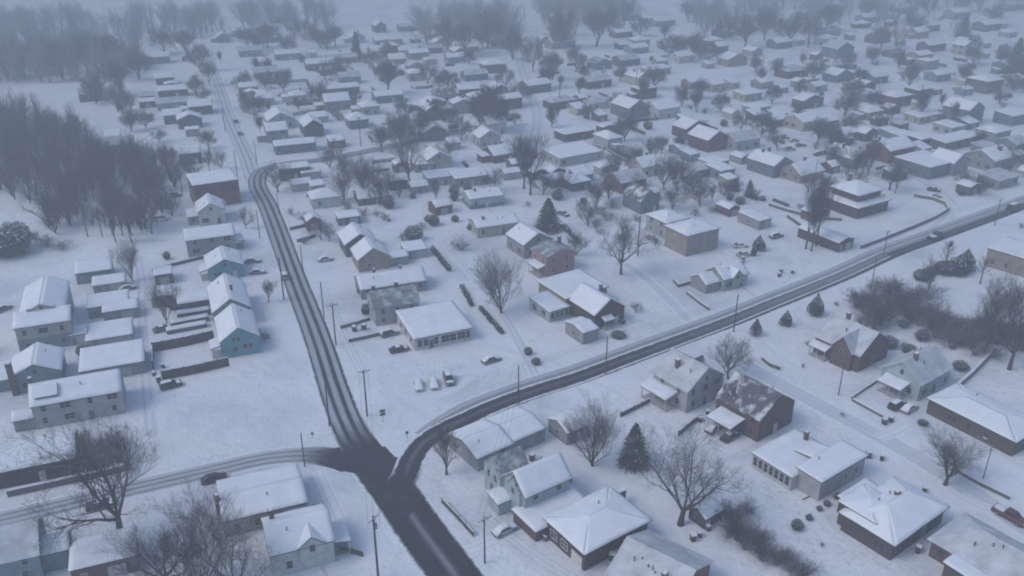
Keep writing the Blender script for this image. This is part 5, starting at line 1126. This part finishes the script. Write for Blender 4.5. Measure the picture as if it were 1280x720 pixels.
plant(300, 358, 1.8, 2.4, "ball"); plant(303, 345, 1.6, 1.6, "twig"); plant(209, 324, 2.2, 2.4, "ball"); plant(384, 656, 2.0, 2.2, "ball"); plant(393, 640, 2.2, 1.4, "twig"); plant(105, 445, 3.2, 3, "ball"); plant(95, 425, 3, 3.4, "twig")
plant(470, 318, 1.4, 1.2, "ball"); plant(486, 277, 1.2, 1.1, "ball"); plant(478, 268, 1.5, 1.2, "twig"); plant(585, 243, 3.2, 3.6, "ball"); plant(568, 251, 3.0, 3.8, "ball"); plant(537, 226, 2.6, 2.8, "ball"); plant(588, 288, 2.4, 2.2, "ball"); plant(660, 258, 2.6, 2.4, "twig"); plant(770, 167, 5, 4, "ball"); plant(733, 148, 3, 2.6, "ball"); plant(747, 148, 3, 2.4, "ball"); plant(605, 180, 4, 2.4, "ball"); plant(750, 292, 4, 2.6, "twig")
# thickets: single bare shrubs one beside the other
g_th = "bare shrubs of the thicket"
rnd = random.Random(5); ln = [(1085, 392), (1100, 378), (1125, 372), (1150, 385), (1175, 402), (1200, 418), (1225, 425), (1250, 425), (1280, 420), (1310, 420)]
for i, (x, y) in enumerate(ln):
    for k in range(9): plant(x + rnd.uniform(-15, 15), y + rnd.uniform(-15, 22), rnd.uniform(5.5, 8.5), rnd.uniform(3.8, 6.2), "twig", look="dark twiggy thicket shrub", group=g_th, sn="long thicket" if i == 4 and k == 0 else None)
for (x, y, n) in ((905, 655, 5), (920, 668, 6), (938, 683, 6), (955, 695, 5), (975, 708, 5), (998, 722, 5), (925, 640, 4)):
    for k in range(n - 2): plant(x + rnd.uniform(-10, 10), y + rnd.uniform(-8, 10), rnd.uniform(3.4, 5.6), rnd.uniform(3.0, 5.4), "twig", look="dark twiggy brush shrub", group="bare shrubs of the brush row", sn="brush row" if (x, k) == (938, 0) else None)
for (x, y, w, h) in ((110, 565, 5, 4), (122, 575, 5, 4.5), (135, 582, 4.5, 4), (150, 578, 4.5, 4), (100, 580, 3, 2.5), (128, 560, 5, 3.5), (85, 562, 4, 2.4), (98, 555, 4.5, 2.6), (145, 560, 5, 5), (88, 592, 3, 4), (118, 588, 5, 4.5), (140, 572, 5, 5), (155, 565, 4.5, 5), (72, 575, 4, 3.4), (105, 550, 4, 3), (160, 588, 4, 3.6)): plant(x, y, w, h, "twig", look="dark tangled shrub", group="tangled shrubs beside the alley end")
for (x, y, w, h) in ((10, 320, 11, 8), (22, 312, 10, 8.5), (-5, 318, 10, 7), (30, 318, 6, 5), (60, 308, 8, 4), (78, 312, 7, 3.6), (45, 300, 7, 4)): plant(x, y, w, h, "ball" if w > 9 else "twig", look="dark hazy thicket bush", group="hazy bushes left of the alley")
for (x, y, w, h) in ((758, 275, 6, 4), (748, 268, 5, 4), (765, 260, 6, 4), (726, 262, 5, 4), (738, 240, 6, 4), (730, 232, 6, 4), (810, 300, 4, 3), (820, 305, 4, 3), (775, 300, 5, 3), (700, 330, 3, 2), (480, 275, 4, 3), (440, 268, 6, 3), (455, 270, 6, 3.4), (380, 305, 4, 3), (1000, 262, 4, 3), (1012, 268, 4, 2.6), (1220, 232, 7, 5), (1210, 240, 7, 5), (1232, 236, 6, 5), (1062, 181, 6, 4), (1030, 172, 7, 5), (1045, 176, 7, 5)): plant(x, y, w, h, "twig", look="dark bare bush", group="bushes among the houses")

# woods on the slope to the left: one mass of bare trees
rnd = random.Random(11); poly = [(-80, 152), (50, 146), (98, 168), (125, 200), (205, 212), (228, 236), (205, 278), (160, 300), (120, 292), (60, 288), (40, 262), (10, 245), (-60, 235)]
def inside(x, y, P):
    c = False
    for (a, b), (d, e) in zip(P, P[1:] + P[:1]):
        if (b > y) != (e > y) and x < (d - a) * (y - b) / (e - b) + a: c = not c
    return c
import numpy as np
src = []
for v in range(5):
    a, b = grow(900 + v, ("upright", "vase", "round", "upright", "vase")[v], 0); m = MB(); m.add(a.v, a.f); m.add(b.v, b.f)
    q4 = np.array([f if len(f) == 4 else f + (f[-1],) for f in m.f], dtype=np.int32); src.append((np.array(m.v, dtype=np.float32), q4))
def mass(name, label, spots):
    """one mass of trees nobody could count: (x, y, height, width, turn, model)"""
    V, Q, o = [], [], 0
    for x, y, hh, ww, th, k in spots:
        v, q = src[k]; c, s = math.cos(th), math.sin(th)
        V.append(np.stack([x + (v[:, 0] * c - v[:, 1] * s) * ww, y + (v[:, 0] * s + v[:, 1] * c) * ww, v[:, 2] * hh], 1)); Q.append(q + o); o += len(v)
    V, Q = np.concatenate(V), np.concatenate(Q); me = bpy.data.meshes.new(name); me.vertices.add(len(V)); me.vertices.foreach_set("co", V.ravel())
    me.loops.add(Q.size); me.loops.foreach_set("vertex_index", Q.ravel()); me.polygons.add(len(Q)); me.polygons.foreach_set("loop_start", np.arange(0, Q.size, 4, dtype=np.int32))
    me.update(calc_edges=True); me.validate(); me.materials.append(mat_bark(name == "far_woods")); o = link(name, me); tag(o, label, "woods", kind="stuff"); return o  # far woods get the paler bark, distance haze put into its colour
bx = [at(*p) for p in poly]; x0, x1, y0, y1 = min(p.x for p in bx), max(p.x for p in bx), min(p.y for p in bx), max(p.y for p in bx); PW = [(p.x, p.y) for p in bx]; spots = []
while len(spots) < 350:
    x, y = rnd.uniform(x0, x1), rnd.uniform(y0, y1)
    if inside(x, y, PW): hh = rnd.uniform(9, 17); spots.append((x, y, hh, hh * rnd.uniform(.75, 1.15), rnd.uniform(0, 6.28), rnd.randrange(5)))
w = mass("bare_woods", "dense dark bare woods on the slope left of the alley", spots); landmark("dark woods", at(100, 240)); w["sn"] = "dark woods"
edge = [(205, 214), (228, 240), (215, 270), (165, 303), (128, 296), (70, 292), (190, 292), (210, 262), (62, 270), (145, 303), (110, 296)]
for i, (x, y) in enumerate(edge): tree(x, y, 0, ("upright", "slim", "vase")[i % 3], None, H=11 + i % 4, lod=1, group="bare trees at the edge of the woods")
# far bands of woods that fade into the snowfall
for lab, P_, n, h0, h1 in (("hazy grey woods in the upper left corner", [(-60, 74), (60, 66), (175, 64), (178, 92), (110, 104), (-60, 108)], 170, 17, 25), ("faint far treeline along the top left", [(-60, 40), (250, 28), (420, 24), (430, 46), (250, 52), (-60, 60)], 150, 18, 26), ("faint far trees in the top middle", [(520, 34), (640, 30), (650, 62), (530, 64)], 70, 20, 28), ("faint dark grove at the top, right of the middle", [(670, 12), (800, 8), (800, 44), (675, 48)], 80, 18, 26),
        ("faint far woods along the top right", [(860, 10), (1100, 4), (1120, 34), (870, 50)], 110, 18, 24), ("faint woods in the upper right corner", [(1130, 2), (1340, -6), (1340, 14), (1130, 20)], 80, 18, 24)):
    W_ = [(at(*p).x, at(*p).y) for p in P_]; sp = []; xa, xb, ya, yb = min(p[0] for p in W_), max(p[0] for p in W_), min(p[1] for p in W_), max(p[1] for p in W_)
    while len(sp) < n * .75:
        x, y = rnd.uniform(xa, xb), rnd.uniform(ya, yb)
        if inside(x, y, W_): hh = rnd.uniform(h0, h1); sp.append((x, y, hh, hh * rnd.uniform(.8, 1.1), rnd.uniform(0, 6.28), rnd.randrange(5)))
    mass("far_woods", lab, sp)

# snow covered piles in the yard behind the alley
for (x, y, L_, h_, a_, lab) in ((238, 404, 9, 1.5, 25, "long snow covered mound of stored timber behind the teal house"), (234, 412, 9.5, 1.2, 25, "second snow covered timber stack, before the long mound"), (243, 395, 8, 1.8, 22, "high snow heap of stored goods beside the light grey gable's annex")):
    p = at(x, y); r = empty("timber_stack", p, math.radians(a_)); m = MB()
    for q in range(7): z_ = .15 + .28 * (q % int(h_ / .3 + 1)); yy = -.8 + 1.6 * (q / 6); m.box(-L_ / 2 + rnd.uniform(0, .5), yy - .12, -.1, L_ / 2 - rnd.uniform(0, .5), yy + .12, h_ * rnd.uniform(.55, .9))
    m.build("timber", mat_plain("old_timber", (.09, .08, .075)), r); m = MB(); snow_quad(m, [(-L_ / 2, -.95, h_ * .86), (L_ / 2, -.95, h_ * .86), (L_ / 2, .95, h_ * .93), (-L_ / 2, .95, h_ * .93)], .02, .22, seed=x); m.build("snow_cover", mat_snow(), r, smooth=True); tag(r, lab, "timber stack", "stacks in the yard behind the alley")
walk = mat_road("footpath_snow", [(0, 1), (.28, .6), (.5, .3), (.72, .6), (1, 1)], wob=.12, blot=.3, slush=(.77, .79, .82), asphalt=(.46, .48, .51), edge=.14)
for i, pts in enumerate(WALKS): strip("footpath", [tuple(p) for p in pts], 1.3, .0012 + .00005 * i, walk, nu=4)
# ---- the small things between the far houses: sheds, bushes and yard trees, each on free ground
TAKEN = [(at(1105, 284).x, at(1105, 284).y, 9), (at(1090, 296).x, at(1090, 296).y, 7), (at(1140, 272).x, at(1140, 272).y, 7)] + list(HOUSES) + [(x, y, r) for x, y, r in ROADS]
def free(x, y, r): return all((x - a) ** 2 + (y - b) ** 2 > (r + q) ** 2 for a, b, q in TAKEN)
def spot(r, x0, x1, y0, y1, tries=200):
    for _ in range(tries):
        p = at(rnd.uniform(x0, x1), rnd.uniform(y0, y1))
        if free(p.x, p.y, r) and not inside(p.x, p.y, PW): TAKEN.append((p.x, p.y, r)); return p
n_sh = 0
for (hx, hy, hr) in list(HOUSES):
    if hy < 175 or (hy < 245 and hx > -70) or rnd.random() < .3 or n_sh > 100: continue
    ang = math.radians(22 if hx < -10 else 31)
    for _ in range(8):
        k = rnd.randrange(4); q = hr + rnd.uniform(4.5, 8); x, y = hx + q * math.cos(ang + k * math.pi / 2), hy + q * math.sin(ang + k * math.pi / 2)
        if free(x, y, 2.6) and (y > 250 or x < -84):
            w_, d_ = rnd.uniform(4.5, 7.5), rnd.uniform(4.5, 6.5); wl = rnd.choice(["grey", "palegrey", "dkgrey", "dkbrown", "bluegrey", "cream", "white", "brick"]); TAKEN.append((x, y, 3.4)); n_sh += 1
            r, ro = house(None, None, w_, d_, rnd.uniform(2.5, 3.1), rnd.choice(["gx", "shed", "gy"]), rnd.choice([.5, 1.0, 1.4]), wl, rot=math.degrees(ang), C=(x, y), cat="garage", name="garage", group="garages and sheds behind the houses", detail=1, win=None, doors=False, ov=.25, look="small hazy %s shed" % {"palegrey": "pale", "dkgrey": "dark grey", "dkbrown": "dark brown", "bluegrey": "blue grey"}.get(wl, wl))
            door(r, 0, -d_ / 2, 0, 2.3, 2.0, (.3, .3, .3), "garage_door"); break
n_h = 0
for i in range(400):
    if n_h >= 64: break
    p = spot(7.5, 300, 1290, 24, 235) if i % 3 else spot(7.5, 190, 640, 40, 190)
    if not p: break
    n_h += 1; wl = rnd.choice(["grey", "palegrey", "dkgrey", "slate", "bluegrey", "cream", "white", "brick", "tan", "dkbrick", "brown", "olive"]); ang = (22 if p.x < -10 else 31) + (90 if rnd.random() < .25 else 0)
    r, ro = house(None, None, rnd.uniform(8, 13), rnd.uniform(7, 9.5), rnd.uniform(3.0, 5.2), rnd.choice(["gx", "gy", "hip", "gx"]), rnd.uniform(1.4, 2.8), wl, rot=ang, C=(p.x, p.y), group=g_house, detail=1, look="far hazy %s house" % {"palegrey": "pale", "dkgrey": "dark grey", "bluegrey": "blue grey", "dkbrick": "dark brick"}.get(wl, wl), chim=(1.5, 1.0, .8) if rnd.random() < .4 else None)
    if rnd.random() < .5: wing(r, -r["W"] / 2 - 3.6, -2, 3.6, 4.5, 2.6, "shed", .4, wl)
n_t = 0
for i in range(88):
    p = spot(2.2, 300, 1290, 45, 255) if i % 4 else spot(2.2, 180, 620, 60, 260)
    if p: tree(0, 0, 0, ("round", "vase", "spreading", "round", "upright")[i % 5], None, H=rnd.uniform(6, 14), xy=(p.x, p.y), group="hazy bare trees of the far town")
for i in range(70):
    p = spot(1.6, 340, 1290, 70, 290)
    if p: k = rnd.uniform(2, 4.5); plant(0, 0, k, k * rnd.uniform(.7, 1.1), "twig" if i % 3 else "ball", p=p, look="hazy dark bush" if i % 3 else "hazy dark evergreen", group="bushes among the houses")
for i in range(46):
    p = spot(3.2, 330, 1290, 60, 260)
    if not p: continue
    ang = math.radians(22 if p.x < -10 else 31) + (math.pi / 2 if rnd.random() < .4 else 0); L_ = rnd.uniform(5, 11); q = p + Vector((math.cos(ang) * L_, math.sin(ang) * L_, 0))
    if not free(q.x, q.y, .5): continue
    k = rnd.choice(["fence", "hedge", "wall"]); o = barrier([], rnd.uniform(1.0, 1.9), {"fence": .14, "hedge": .9, "wall": .35}[k], k, None, k, {"fence": "fences round the yards", "hedge": "hedges round the far lots", "wall": "low snow topped walls"}[k], P=[p, q]); auto(o, "short hazy dark %s" % k, p)

# ---- cars
car((483, 413), (494, 423), "suv", "grey", label="snow heaped dark estate car beside the shopfront's left wall", C=at(487, 419), heading=math.radians(30), snow="heavy")
car(None, None, "sedan", "black", label="dark car with a snowy bonnet parked before the shopfront's left corner", C=at(499, 439), heading=math.radians(24), snow="light")
car((518, 474), (527, 494), "sedan", "white", label="snow buried white car, leftmost of three in the shop lot", C=at(523, 484), heading=math.radians(-78)); car(None, None, "sedan", "white", label="snow buried white car, middle of three in the shop lot", C=at(542, 482), heading=math.radians(-78)); car(None, None, "suv", "grey", label="dark car with clear glass, rightmost of three in the shop lot", C=at(561, 477), heading=math.radians(-75), snow="light")
car(None, None, "sedan", "grey", label="lone snow topped car beside the lane in the shop lot", C=at(614, 452), heading=math.radians(30))
car(None, None, "suv", "silver", label="silver car driving up the main road", C=at(356, 347), heading=math.radians(108), snow="light", group="cars on the road")
car(None, None, "pickup", "black", label="dark vehicle driving along the cross road by the pole", C=at(1170, 298), heading=math.radians(34), snow=None, group="cars on the road", cat="pickup truck", scale=1.15)
car(None, None, "van", "black", label="dark van on the cross road at the right edge", C=at(1267, 262), heading=math.radians(34), snow="light", group="cars on the road", scale=1.2)
car(None, None, "sedan", "maroon", label="dark red car parked alone beside the side road", C=at(268, 601), heading=math.radians(24), snow=None)
car(None, None, "suv", "black", label="dark car with snow roof at the edge of the open field by the alley", C=at(214, 484), heading=math.radians(32), snow="light")
car(None, None, "sedan", "silver", label="pale car parked beside the pale blue Victorian house", C=at(631, 665), heading=math.radians(36))
car(None, None, "pickup", "red", label="dark red pickup truck in the snowy drive near the large corner brick house", C=at(1261, 648), heading=math.radians(-58), snow=None)
car(None, None, "suv", "black", label="dark estate car left of the white car before the pale blue grey house", C=at(1121, 509), heading=math.radians(37), snow="light"); car(None, None, "sedan", "silver", label="snow covered car right of the dark estate car by the pale blue grey house", C=at(1136, 513), heading=math.radians(37))
car(None, None, "sedan", "grey", label="snow covered car beside the patchy roof brick house", C=at(893, 538), heading=math.radians(40)); car(None, None, "sedan", "black", label="dark car under the canopy of the patchy roof brick house", C=at(912, 548), heading=math.radians(40), snow="light")
car(None, None, "suv", "grey", label="snowed in car behind the small flat grey garage", C=at(970, 297), heading=math.radians(28)); car(None, None, "sedan", "black", label="dark car parked beyond the curved retaining wall", C=at(1167, 239), heading=math.radians(-30), snow="light")
car(None, None, "sedan", "grey", label="dark car parked behind the big conifer", C=at(704, 269), heading=math.radians(-50), snow="light"); car(None, None, "sedan", "grey", label="snowed over car near the left edge below the woods", C=at(4, 388), heading=math.radians(60)); car(None, None, "sedan", "teal", label="snow covered car under the alley tree", C=at(160, 362), heading=math.radians(30))
car(None, None, "sedan", "grey", label="dark car beneath the pale many stemmed tree by the alley", C=at(204, 413), heading=math.radians(35), snow="light"); car(None, None, "sedan", "black", label="dark car at the kerb beneath the great spreading tree", C=at(128, 634), heading=math.radians(22), snow="light", scale=1.1)
car(None, None, "sedan", "silver", label="snow topped car beside the blank tan gabled house", C=at(407, 326), heading=math.radians(22)); car(None, None, "sedan", "grey", label="snowy car right of the long grey house, nearer one", C=at(322, 342), heading=math.radians(10)); car(None, None, "sedan", "grey", label="snowy car right of the long grey house, farther one", C=at(316, 328), heading=math.radians(10))
car(None, None, "suv", "grey", label="boxy car at the far end of the woods edge lane", C=at(219, 246), heading=math.radians(30)); car(None, None, "van", "white", label="white van parked against the woods", C=at(202, 276), heading=math.radians(20))
for (x, y, k, c, h) in ((590, 165, "sedan", "silver", -20), (567, 160, "van", "grey", 20), (517, 110, "sedan", "silver", -60), (531, 134, "sedan", "grey", 90), (295, 153, "suv", "grey", 110), (300, 168, "suv", "silver", 110), (992, 177, "sedan", "silver", 10), (1001, 183, "sedan", "grey", 10), (987, 188, "suv", "silver", 10), (1023, 194, "suv", "grey", 30), (957, 165, "sedan", "silver", 10), (955, 147, "sedan", "grey", 10), (733, 122, "sedan", "grey", 30), (1186, 207, "sedan", "grey", 10), (455, 142, "sedan", "grey", 20), (885, 183, "sedan", "silver", 20), (930, 185, "sedan", "grey", 30), (1168, 247, "sedan", "silver", 0), (930, 320, "sedan", "silver", 20), (925, 309, "sedan", "white", 10), (620, 145, "suv", "silver", 60)):
    car(None, None, k, c, "heavy" if (x + y) % 2 else "light", C=at(x, y), heading=math.radians(h), group="far parked cars")

# ---- poles
for (x, y, t, arms, hd, lab, sn) in ((381, 583, 545, 0, 20, "single dark pole beside the side road", "side road pole"), (412, 533, 478, 0, 20, "dark pole at the left kerb above the crossroads", None), (459, 520, 462, 1, 20, "pole with a broad crossarm beside the shop lot", "shop lot pole"), (473, 724, 645, 1, 60, "tall pole with a tilted crossarm beside the wet road", "wet road pole"), (606, 704, 646, 1, 36, "pole with wires beside the drive of the pale blue Victorian house", "drive pole"), (648, 505, 456, 0, 34, "dark pole beside the cross road above the stepped roof building", None), (757, 467, 421, 0, 34, "dark pole on the cross road verge before the dark brick gable house", None), (917, 415, 368, 0, 34, "dark pole on the cross road verge below the pale green cottage", None), (1104, 321, 288, 1, 34, "pole with a crossarm beside the square brick house", None), (1090, 353, 331, 0, 34, "short pole at the upper end of the long thicket", None), (1243, 282, 249, 1, 34, "pole on the cross road near the right edge", None), (1048, 494, 453, 0, 34, "thin pole on the left of the square snowy plot", None),
    (405, 397, 352, 0, 20, "pole on the right verge of the upper main road, second from the shop", None), (420, 431, 379, 1, 20, "pole with a crossarm on the right verge beside the low walls", None), (379, 341, 306, 0, 20, "pole on the right verge beside the blank tan gabled house", None), (355, 374, 322, 0, 20, "pole at the left kerb beside the silver driving car", None), (349, 268, 240, 0, 20, None, None), (325, 298, 262, 0, 20, None, None), (297, 222, 188, 0, 20, None, None), (451, 183, 146, 1, 20, "single hazy pole below the thick tall hedge", "single far pole"), (321, 204, 175, 0, 20, None, None), (282, 165, 135, 0, 20, None, None), (1203, 127, 73, 1, 31, "tall hazy pole on the hillside by the dark square house", "tall hillside pole"), (795, 113, 82, 0, 31, None, None), (699, 134, 96, 0, 31, None, None), (872, 140, 120, 0, 31, None, None), (966, 178, 152, 0, 31, None, None), (1043, 205, 177, 0, 31, None, None), (704, 234, 208, 0, 31, None, None), (797, 320, 270, 0, 31, None, None), (579, 157, 132, 0, 22, None, None), (1018, 225, 200, 0, 31, None, None)):
    utility_pole(x, y, t, arms=arms, heading=hd, label=lab, sn=sn, transformer=(x in (473, 1104)))
# street lamp with a curved arm
p = at(1229, 598); r = empty("street_lamp", p, math.radians(120)); tag(r, "street lamp on a dark pole before the brown brick ranch", "street lamp")
m = MB(); m.tube((0, 0, -.2), (0, 0, 7.4), .11, .08, 8, cap=True); m.build("pole", mat_plain("lamp_metal", (.07, .07, .075), .5), r); m = MB(); m.tube((0, 0, 7.3), (.7, 0, 7.8), .05, .05, 6); m.tube((.7, 0, 7.8), (1.5, 0, 7.9), .05, .05, 6); m.build("arm", mat_plain("lamp_metal", (.07, .07, .075), .5), r); m = MB(); m.tube((1.3, 0, 7.88), (1.95, 0, 7.92), .14, .18, 8, cap=True); m.build("lamp_head", mat_plain("lamp_shade", (.45, .45, .44), .4), r)
# small street things
def sign(px, py, h, w, label, boards=1, dark=True):
    p = at(px, py); r = empty("street_sign", p, math.radians(20)); m = MB(); m.tube((0, 0, -.2), (0, 0, h), .05, .05, 6, cap=True); m.build("post", mat_plain("lamp_metal", (.07, .07, .075), .5), r)
    for i in range(boards): m = MB(); m.box(-w / 2, -.09, h - .75 - i * .8, w / 2, -.055, h - .1 - i * .8); m.build("sign_board", mat_plain("sign_board", (.09, .09, .1) if dark else (.4, .4, .4)), r)
    tag(r, label, "street sign", "signs at the crossroads")
sign(479, 528, 3.2, 1.1, "small road sign on a post between the shop lot and the crossroads", 2); sign(521, 622, 2.0, .6, "short marker post on the curb inside the turn lane"); sign(391, 548, 1.6, .5, "tiny marker sign in the open field beside the crossroads"); sign(509, 548, 1.8, .6, "small marker on the snowy island of the crossroads")
def cabinet(px, py, w, d, h, n, label, cat="cabinet", col=(.05, .045, .05)):
    p = at(px, py); r = empty("utility_cabinet", p, math.radians(36))
    for i in range(n):
        x = (i - (n - 1) / 2) * (w + .12); m = MB(); m.box(x - w / 2, -d / 2, -.2, x + w / 2, d / 2, h); m.box(x - w / 2 + .08, -d / 2 - .03, .2, x + w / 2 - .08, -d / 2 - .002, h - .15); m.box(x - w / 2 - .05, -d / 2 - .05, h, x + w / 2 + .05, d / 2 + .05, h + .08); m.build("cabinet_box", mat_plain("cabinet_paint", col, .6), r)
        m = MB(); m.box(x - w / 2, -d / 2, h + .082, x + w / 2, d / 2, h + .28); m.build("snow_cap", mat_snow(), r)
    tag(r, label, cat)
cabinet(775, 629, .8, .9, 2.6, 2, "dark upright double cabinet with twin snow caps behind the hip roofed brick house")
# bins and boxes standing in the yards
BIN = None
for (x, y, lab) in ((622, 635, None), (684, 640, None), (866, 676, None), (874, 671, None), (885, 663, None), (1105, 530, None), (1113, 527, None), (1147, 690, None), (665, 575, None), (640, 570, None), (704, 600, None), (712, 601, None), (1085, 572, None), (1102, 575, None), (1155, 615, None), (163, 681, None), (156, 683, None), (884, 518, None), (875, 527, None), (765, 700, None), (770, 693, None), (772, 690, None), (193, 470, None), (199, 478, None), (443, 414, None), (455, 412, None), (523, 401, None), (927, 330, None), (928, 327, None), (974, 346, None), (990, 342, None), (976, 341, None), (204, 460, None), (352, 690, None)):
    p = at(x, y); s = 1.0
    if BIN is None:
        BIN = empty("rubbish_bin", p); m = MB(); loft(m, [[(-.3, -.3, 0), (.3, -.3, 0), (.3, .3, 0), (-.3, .3, 0)], [(-.38, -.38, 1.0), (.38, -.38, 1.0), (.38, .38, 1.0), (-.38, .38, 1.0)]]); m.build("bin_body", mat_plain("bin_plastic", (.035, .037, .042), .5), BIN)
        m = MB(); m.box(-.42, -.42, 1.002, .42, .42, 1.08); m.build("lid", mat_plain("bin_plastic", (.035, .037, .042), .5), BIN); m = MB(); m.tube((-.3, .36, .14), (.3, .36, .14), .14, .14, 8, cap=True); m.build("wheel", mat_plain("tyre_rubber", (.022, .022, .022), .85), BIN); m = MB(); m.box(-.38, -.38, 1.082, .38, .38, 1.2); m.build("snow_cap", mat_snow(), BIN); b = BIN
    else: b = copy_tree(BIN)
    b.location = p; b.rotation_euler = (0, 0, random.uniform(0, 6)); k = random.uniform(.9, 1.35); b.scale = (k, k, k); tag(b, None, "bin", "bins and boxes in the yards"); auto(b, "dark snow capped bin", p)
# wires between some poles
def wire(a, za, b, zb, label):
    p, q = at(*a), at(*b); p.z, q.z = za, zb; m = MB(); n = 16
    for off in (-.9, 0, .9):
        d = (q - p).normalized(); nn = Vector((-d.y, d.x, 0)) * off; pr = None
        for i in range(n + 1):
            t = i / n; s = p.lerp(q, t) + nn; s.z -= 1.2 * 4 * t * (1 - t) * .6
            if pr is not None: m.tube(pr, s, .022, .022, 3)
            pr = s
    o = m.build("power_line", mat_plain("wire", (.02, .02, .02), .5)); tag(o, label, "power line", "power lines between the poles")
wire((606, 704), 9.6, (648, 505), 9.6, "sagging wires from the drive pole to the cross road"); wire((473, 724), 10.2, (459, 520), 9.8, "sagging wires along the left of the wet road"); wire((459, 520), 9.6, (420, 431), 9.6, "sagging wires above the shop lot"); wire((606, 704), 9.6, (720, 790), 9.6, "sagging wires over the drive of the hip roofed brick house")

wire((648, 505), 9.4, (757, 467), 9.4, "sagging wires along the cross road, stretch above the stepped roof building"); wire((757, 467), 9.4, (917, 415), 9.4, "sagging wires along the cross road, stretch before the dark brick gable"); wire((420, 431), 9.6, (405, 397), 9.4, "short sagging wires beside the low walls"); wire((1104, 321), 9.6, (1243, 282), 9.6, "sagging wires along the cross road by the curved retaining wall")
write_labels()
for o in list(COL.objects):
    for k in ("sn", "W", "D", "roof_name", "dark"):
        if k in o: del o[k]

# ---- the air: snowfall haze
m, nt, b = newmat("haze"); nt.nodes.remove(b); v = N(nt, "ShaderNodeVolumePrincipled"); v.inputs["Color"].default_value = (.51, .547, .592, 1); v.inputs["Density"].default_value = HAZE; v.inputs["Anisotropy"].default_value = 0.0
nt.links.new(v.outputs[0], nt.nodes["Material Output"].inputs["Volume"])
hb = MB(); hb.box(-1600, -100, -1.5, 1600, 2200, 112); o = hb.build("haze", m); tag(o, kind="stuff"); o["label"] = "pale snowfall haze filling the air over the town"

# ---- light: an overcast winter day
w = bpy.data.worlds.new("World"); sc.world = w; w.use_nodes = True; nt = w.node_tree; bg = nt.nodes["Background"]; sky = nt.nodes.new("ShaderNodeTexSky"); sky.sky_type = "NISHITA"; sky.sun_disc = False
EL, AZ = math.radians(48), math.radians(250)      # high soft sun behind the cloud, from the left
sky.sun_elevation = EL; sky.sun_rotation = AZ; sky.dust_density = 1.6; sky.ozone_density = 2.2; nt.links.new(sky.outputs[0], bg.inputs[0]); bg.inputs[1].default_value = 0.15
sl = bpy.data.lights.new("sun", "SUN"); so = bpy.data.objects.new("sun", sl); COL.objects.link(so); sl.energy = 0.75; sl.angle = math.radians(25); sl.color = (1.0, .96, .92)
dirv = Vector((math.sin(AZ) * math.cos(EL), math.cos(AZ) * math.cos(EL), math.sin(EL))); so.rotation_euler = dirv.to_track_quat("Z", "Y").to_euler()
sc.view_settings.view_transform = "Standard"; sc.view_settings.look = "None"; sc.view_settings.exposure = EXPO; sc.view_settings.gamma = 1
sc.render.engine = "CYCLES"; cy = sc.cycles; cy.use_denoising = True; cy.max_bounces = 6; cy.diffuse_bounces = 3; cy.volume_bounces = 2; cy.transparent_max_bounces = 4; cy.pixel_filter_type = "BLACKMAN_HARRIS"; cy.filter_width = 1.9
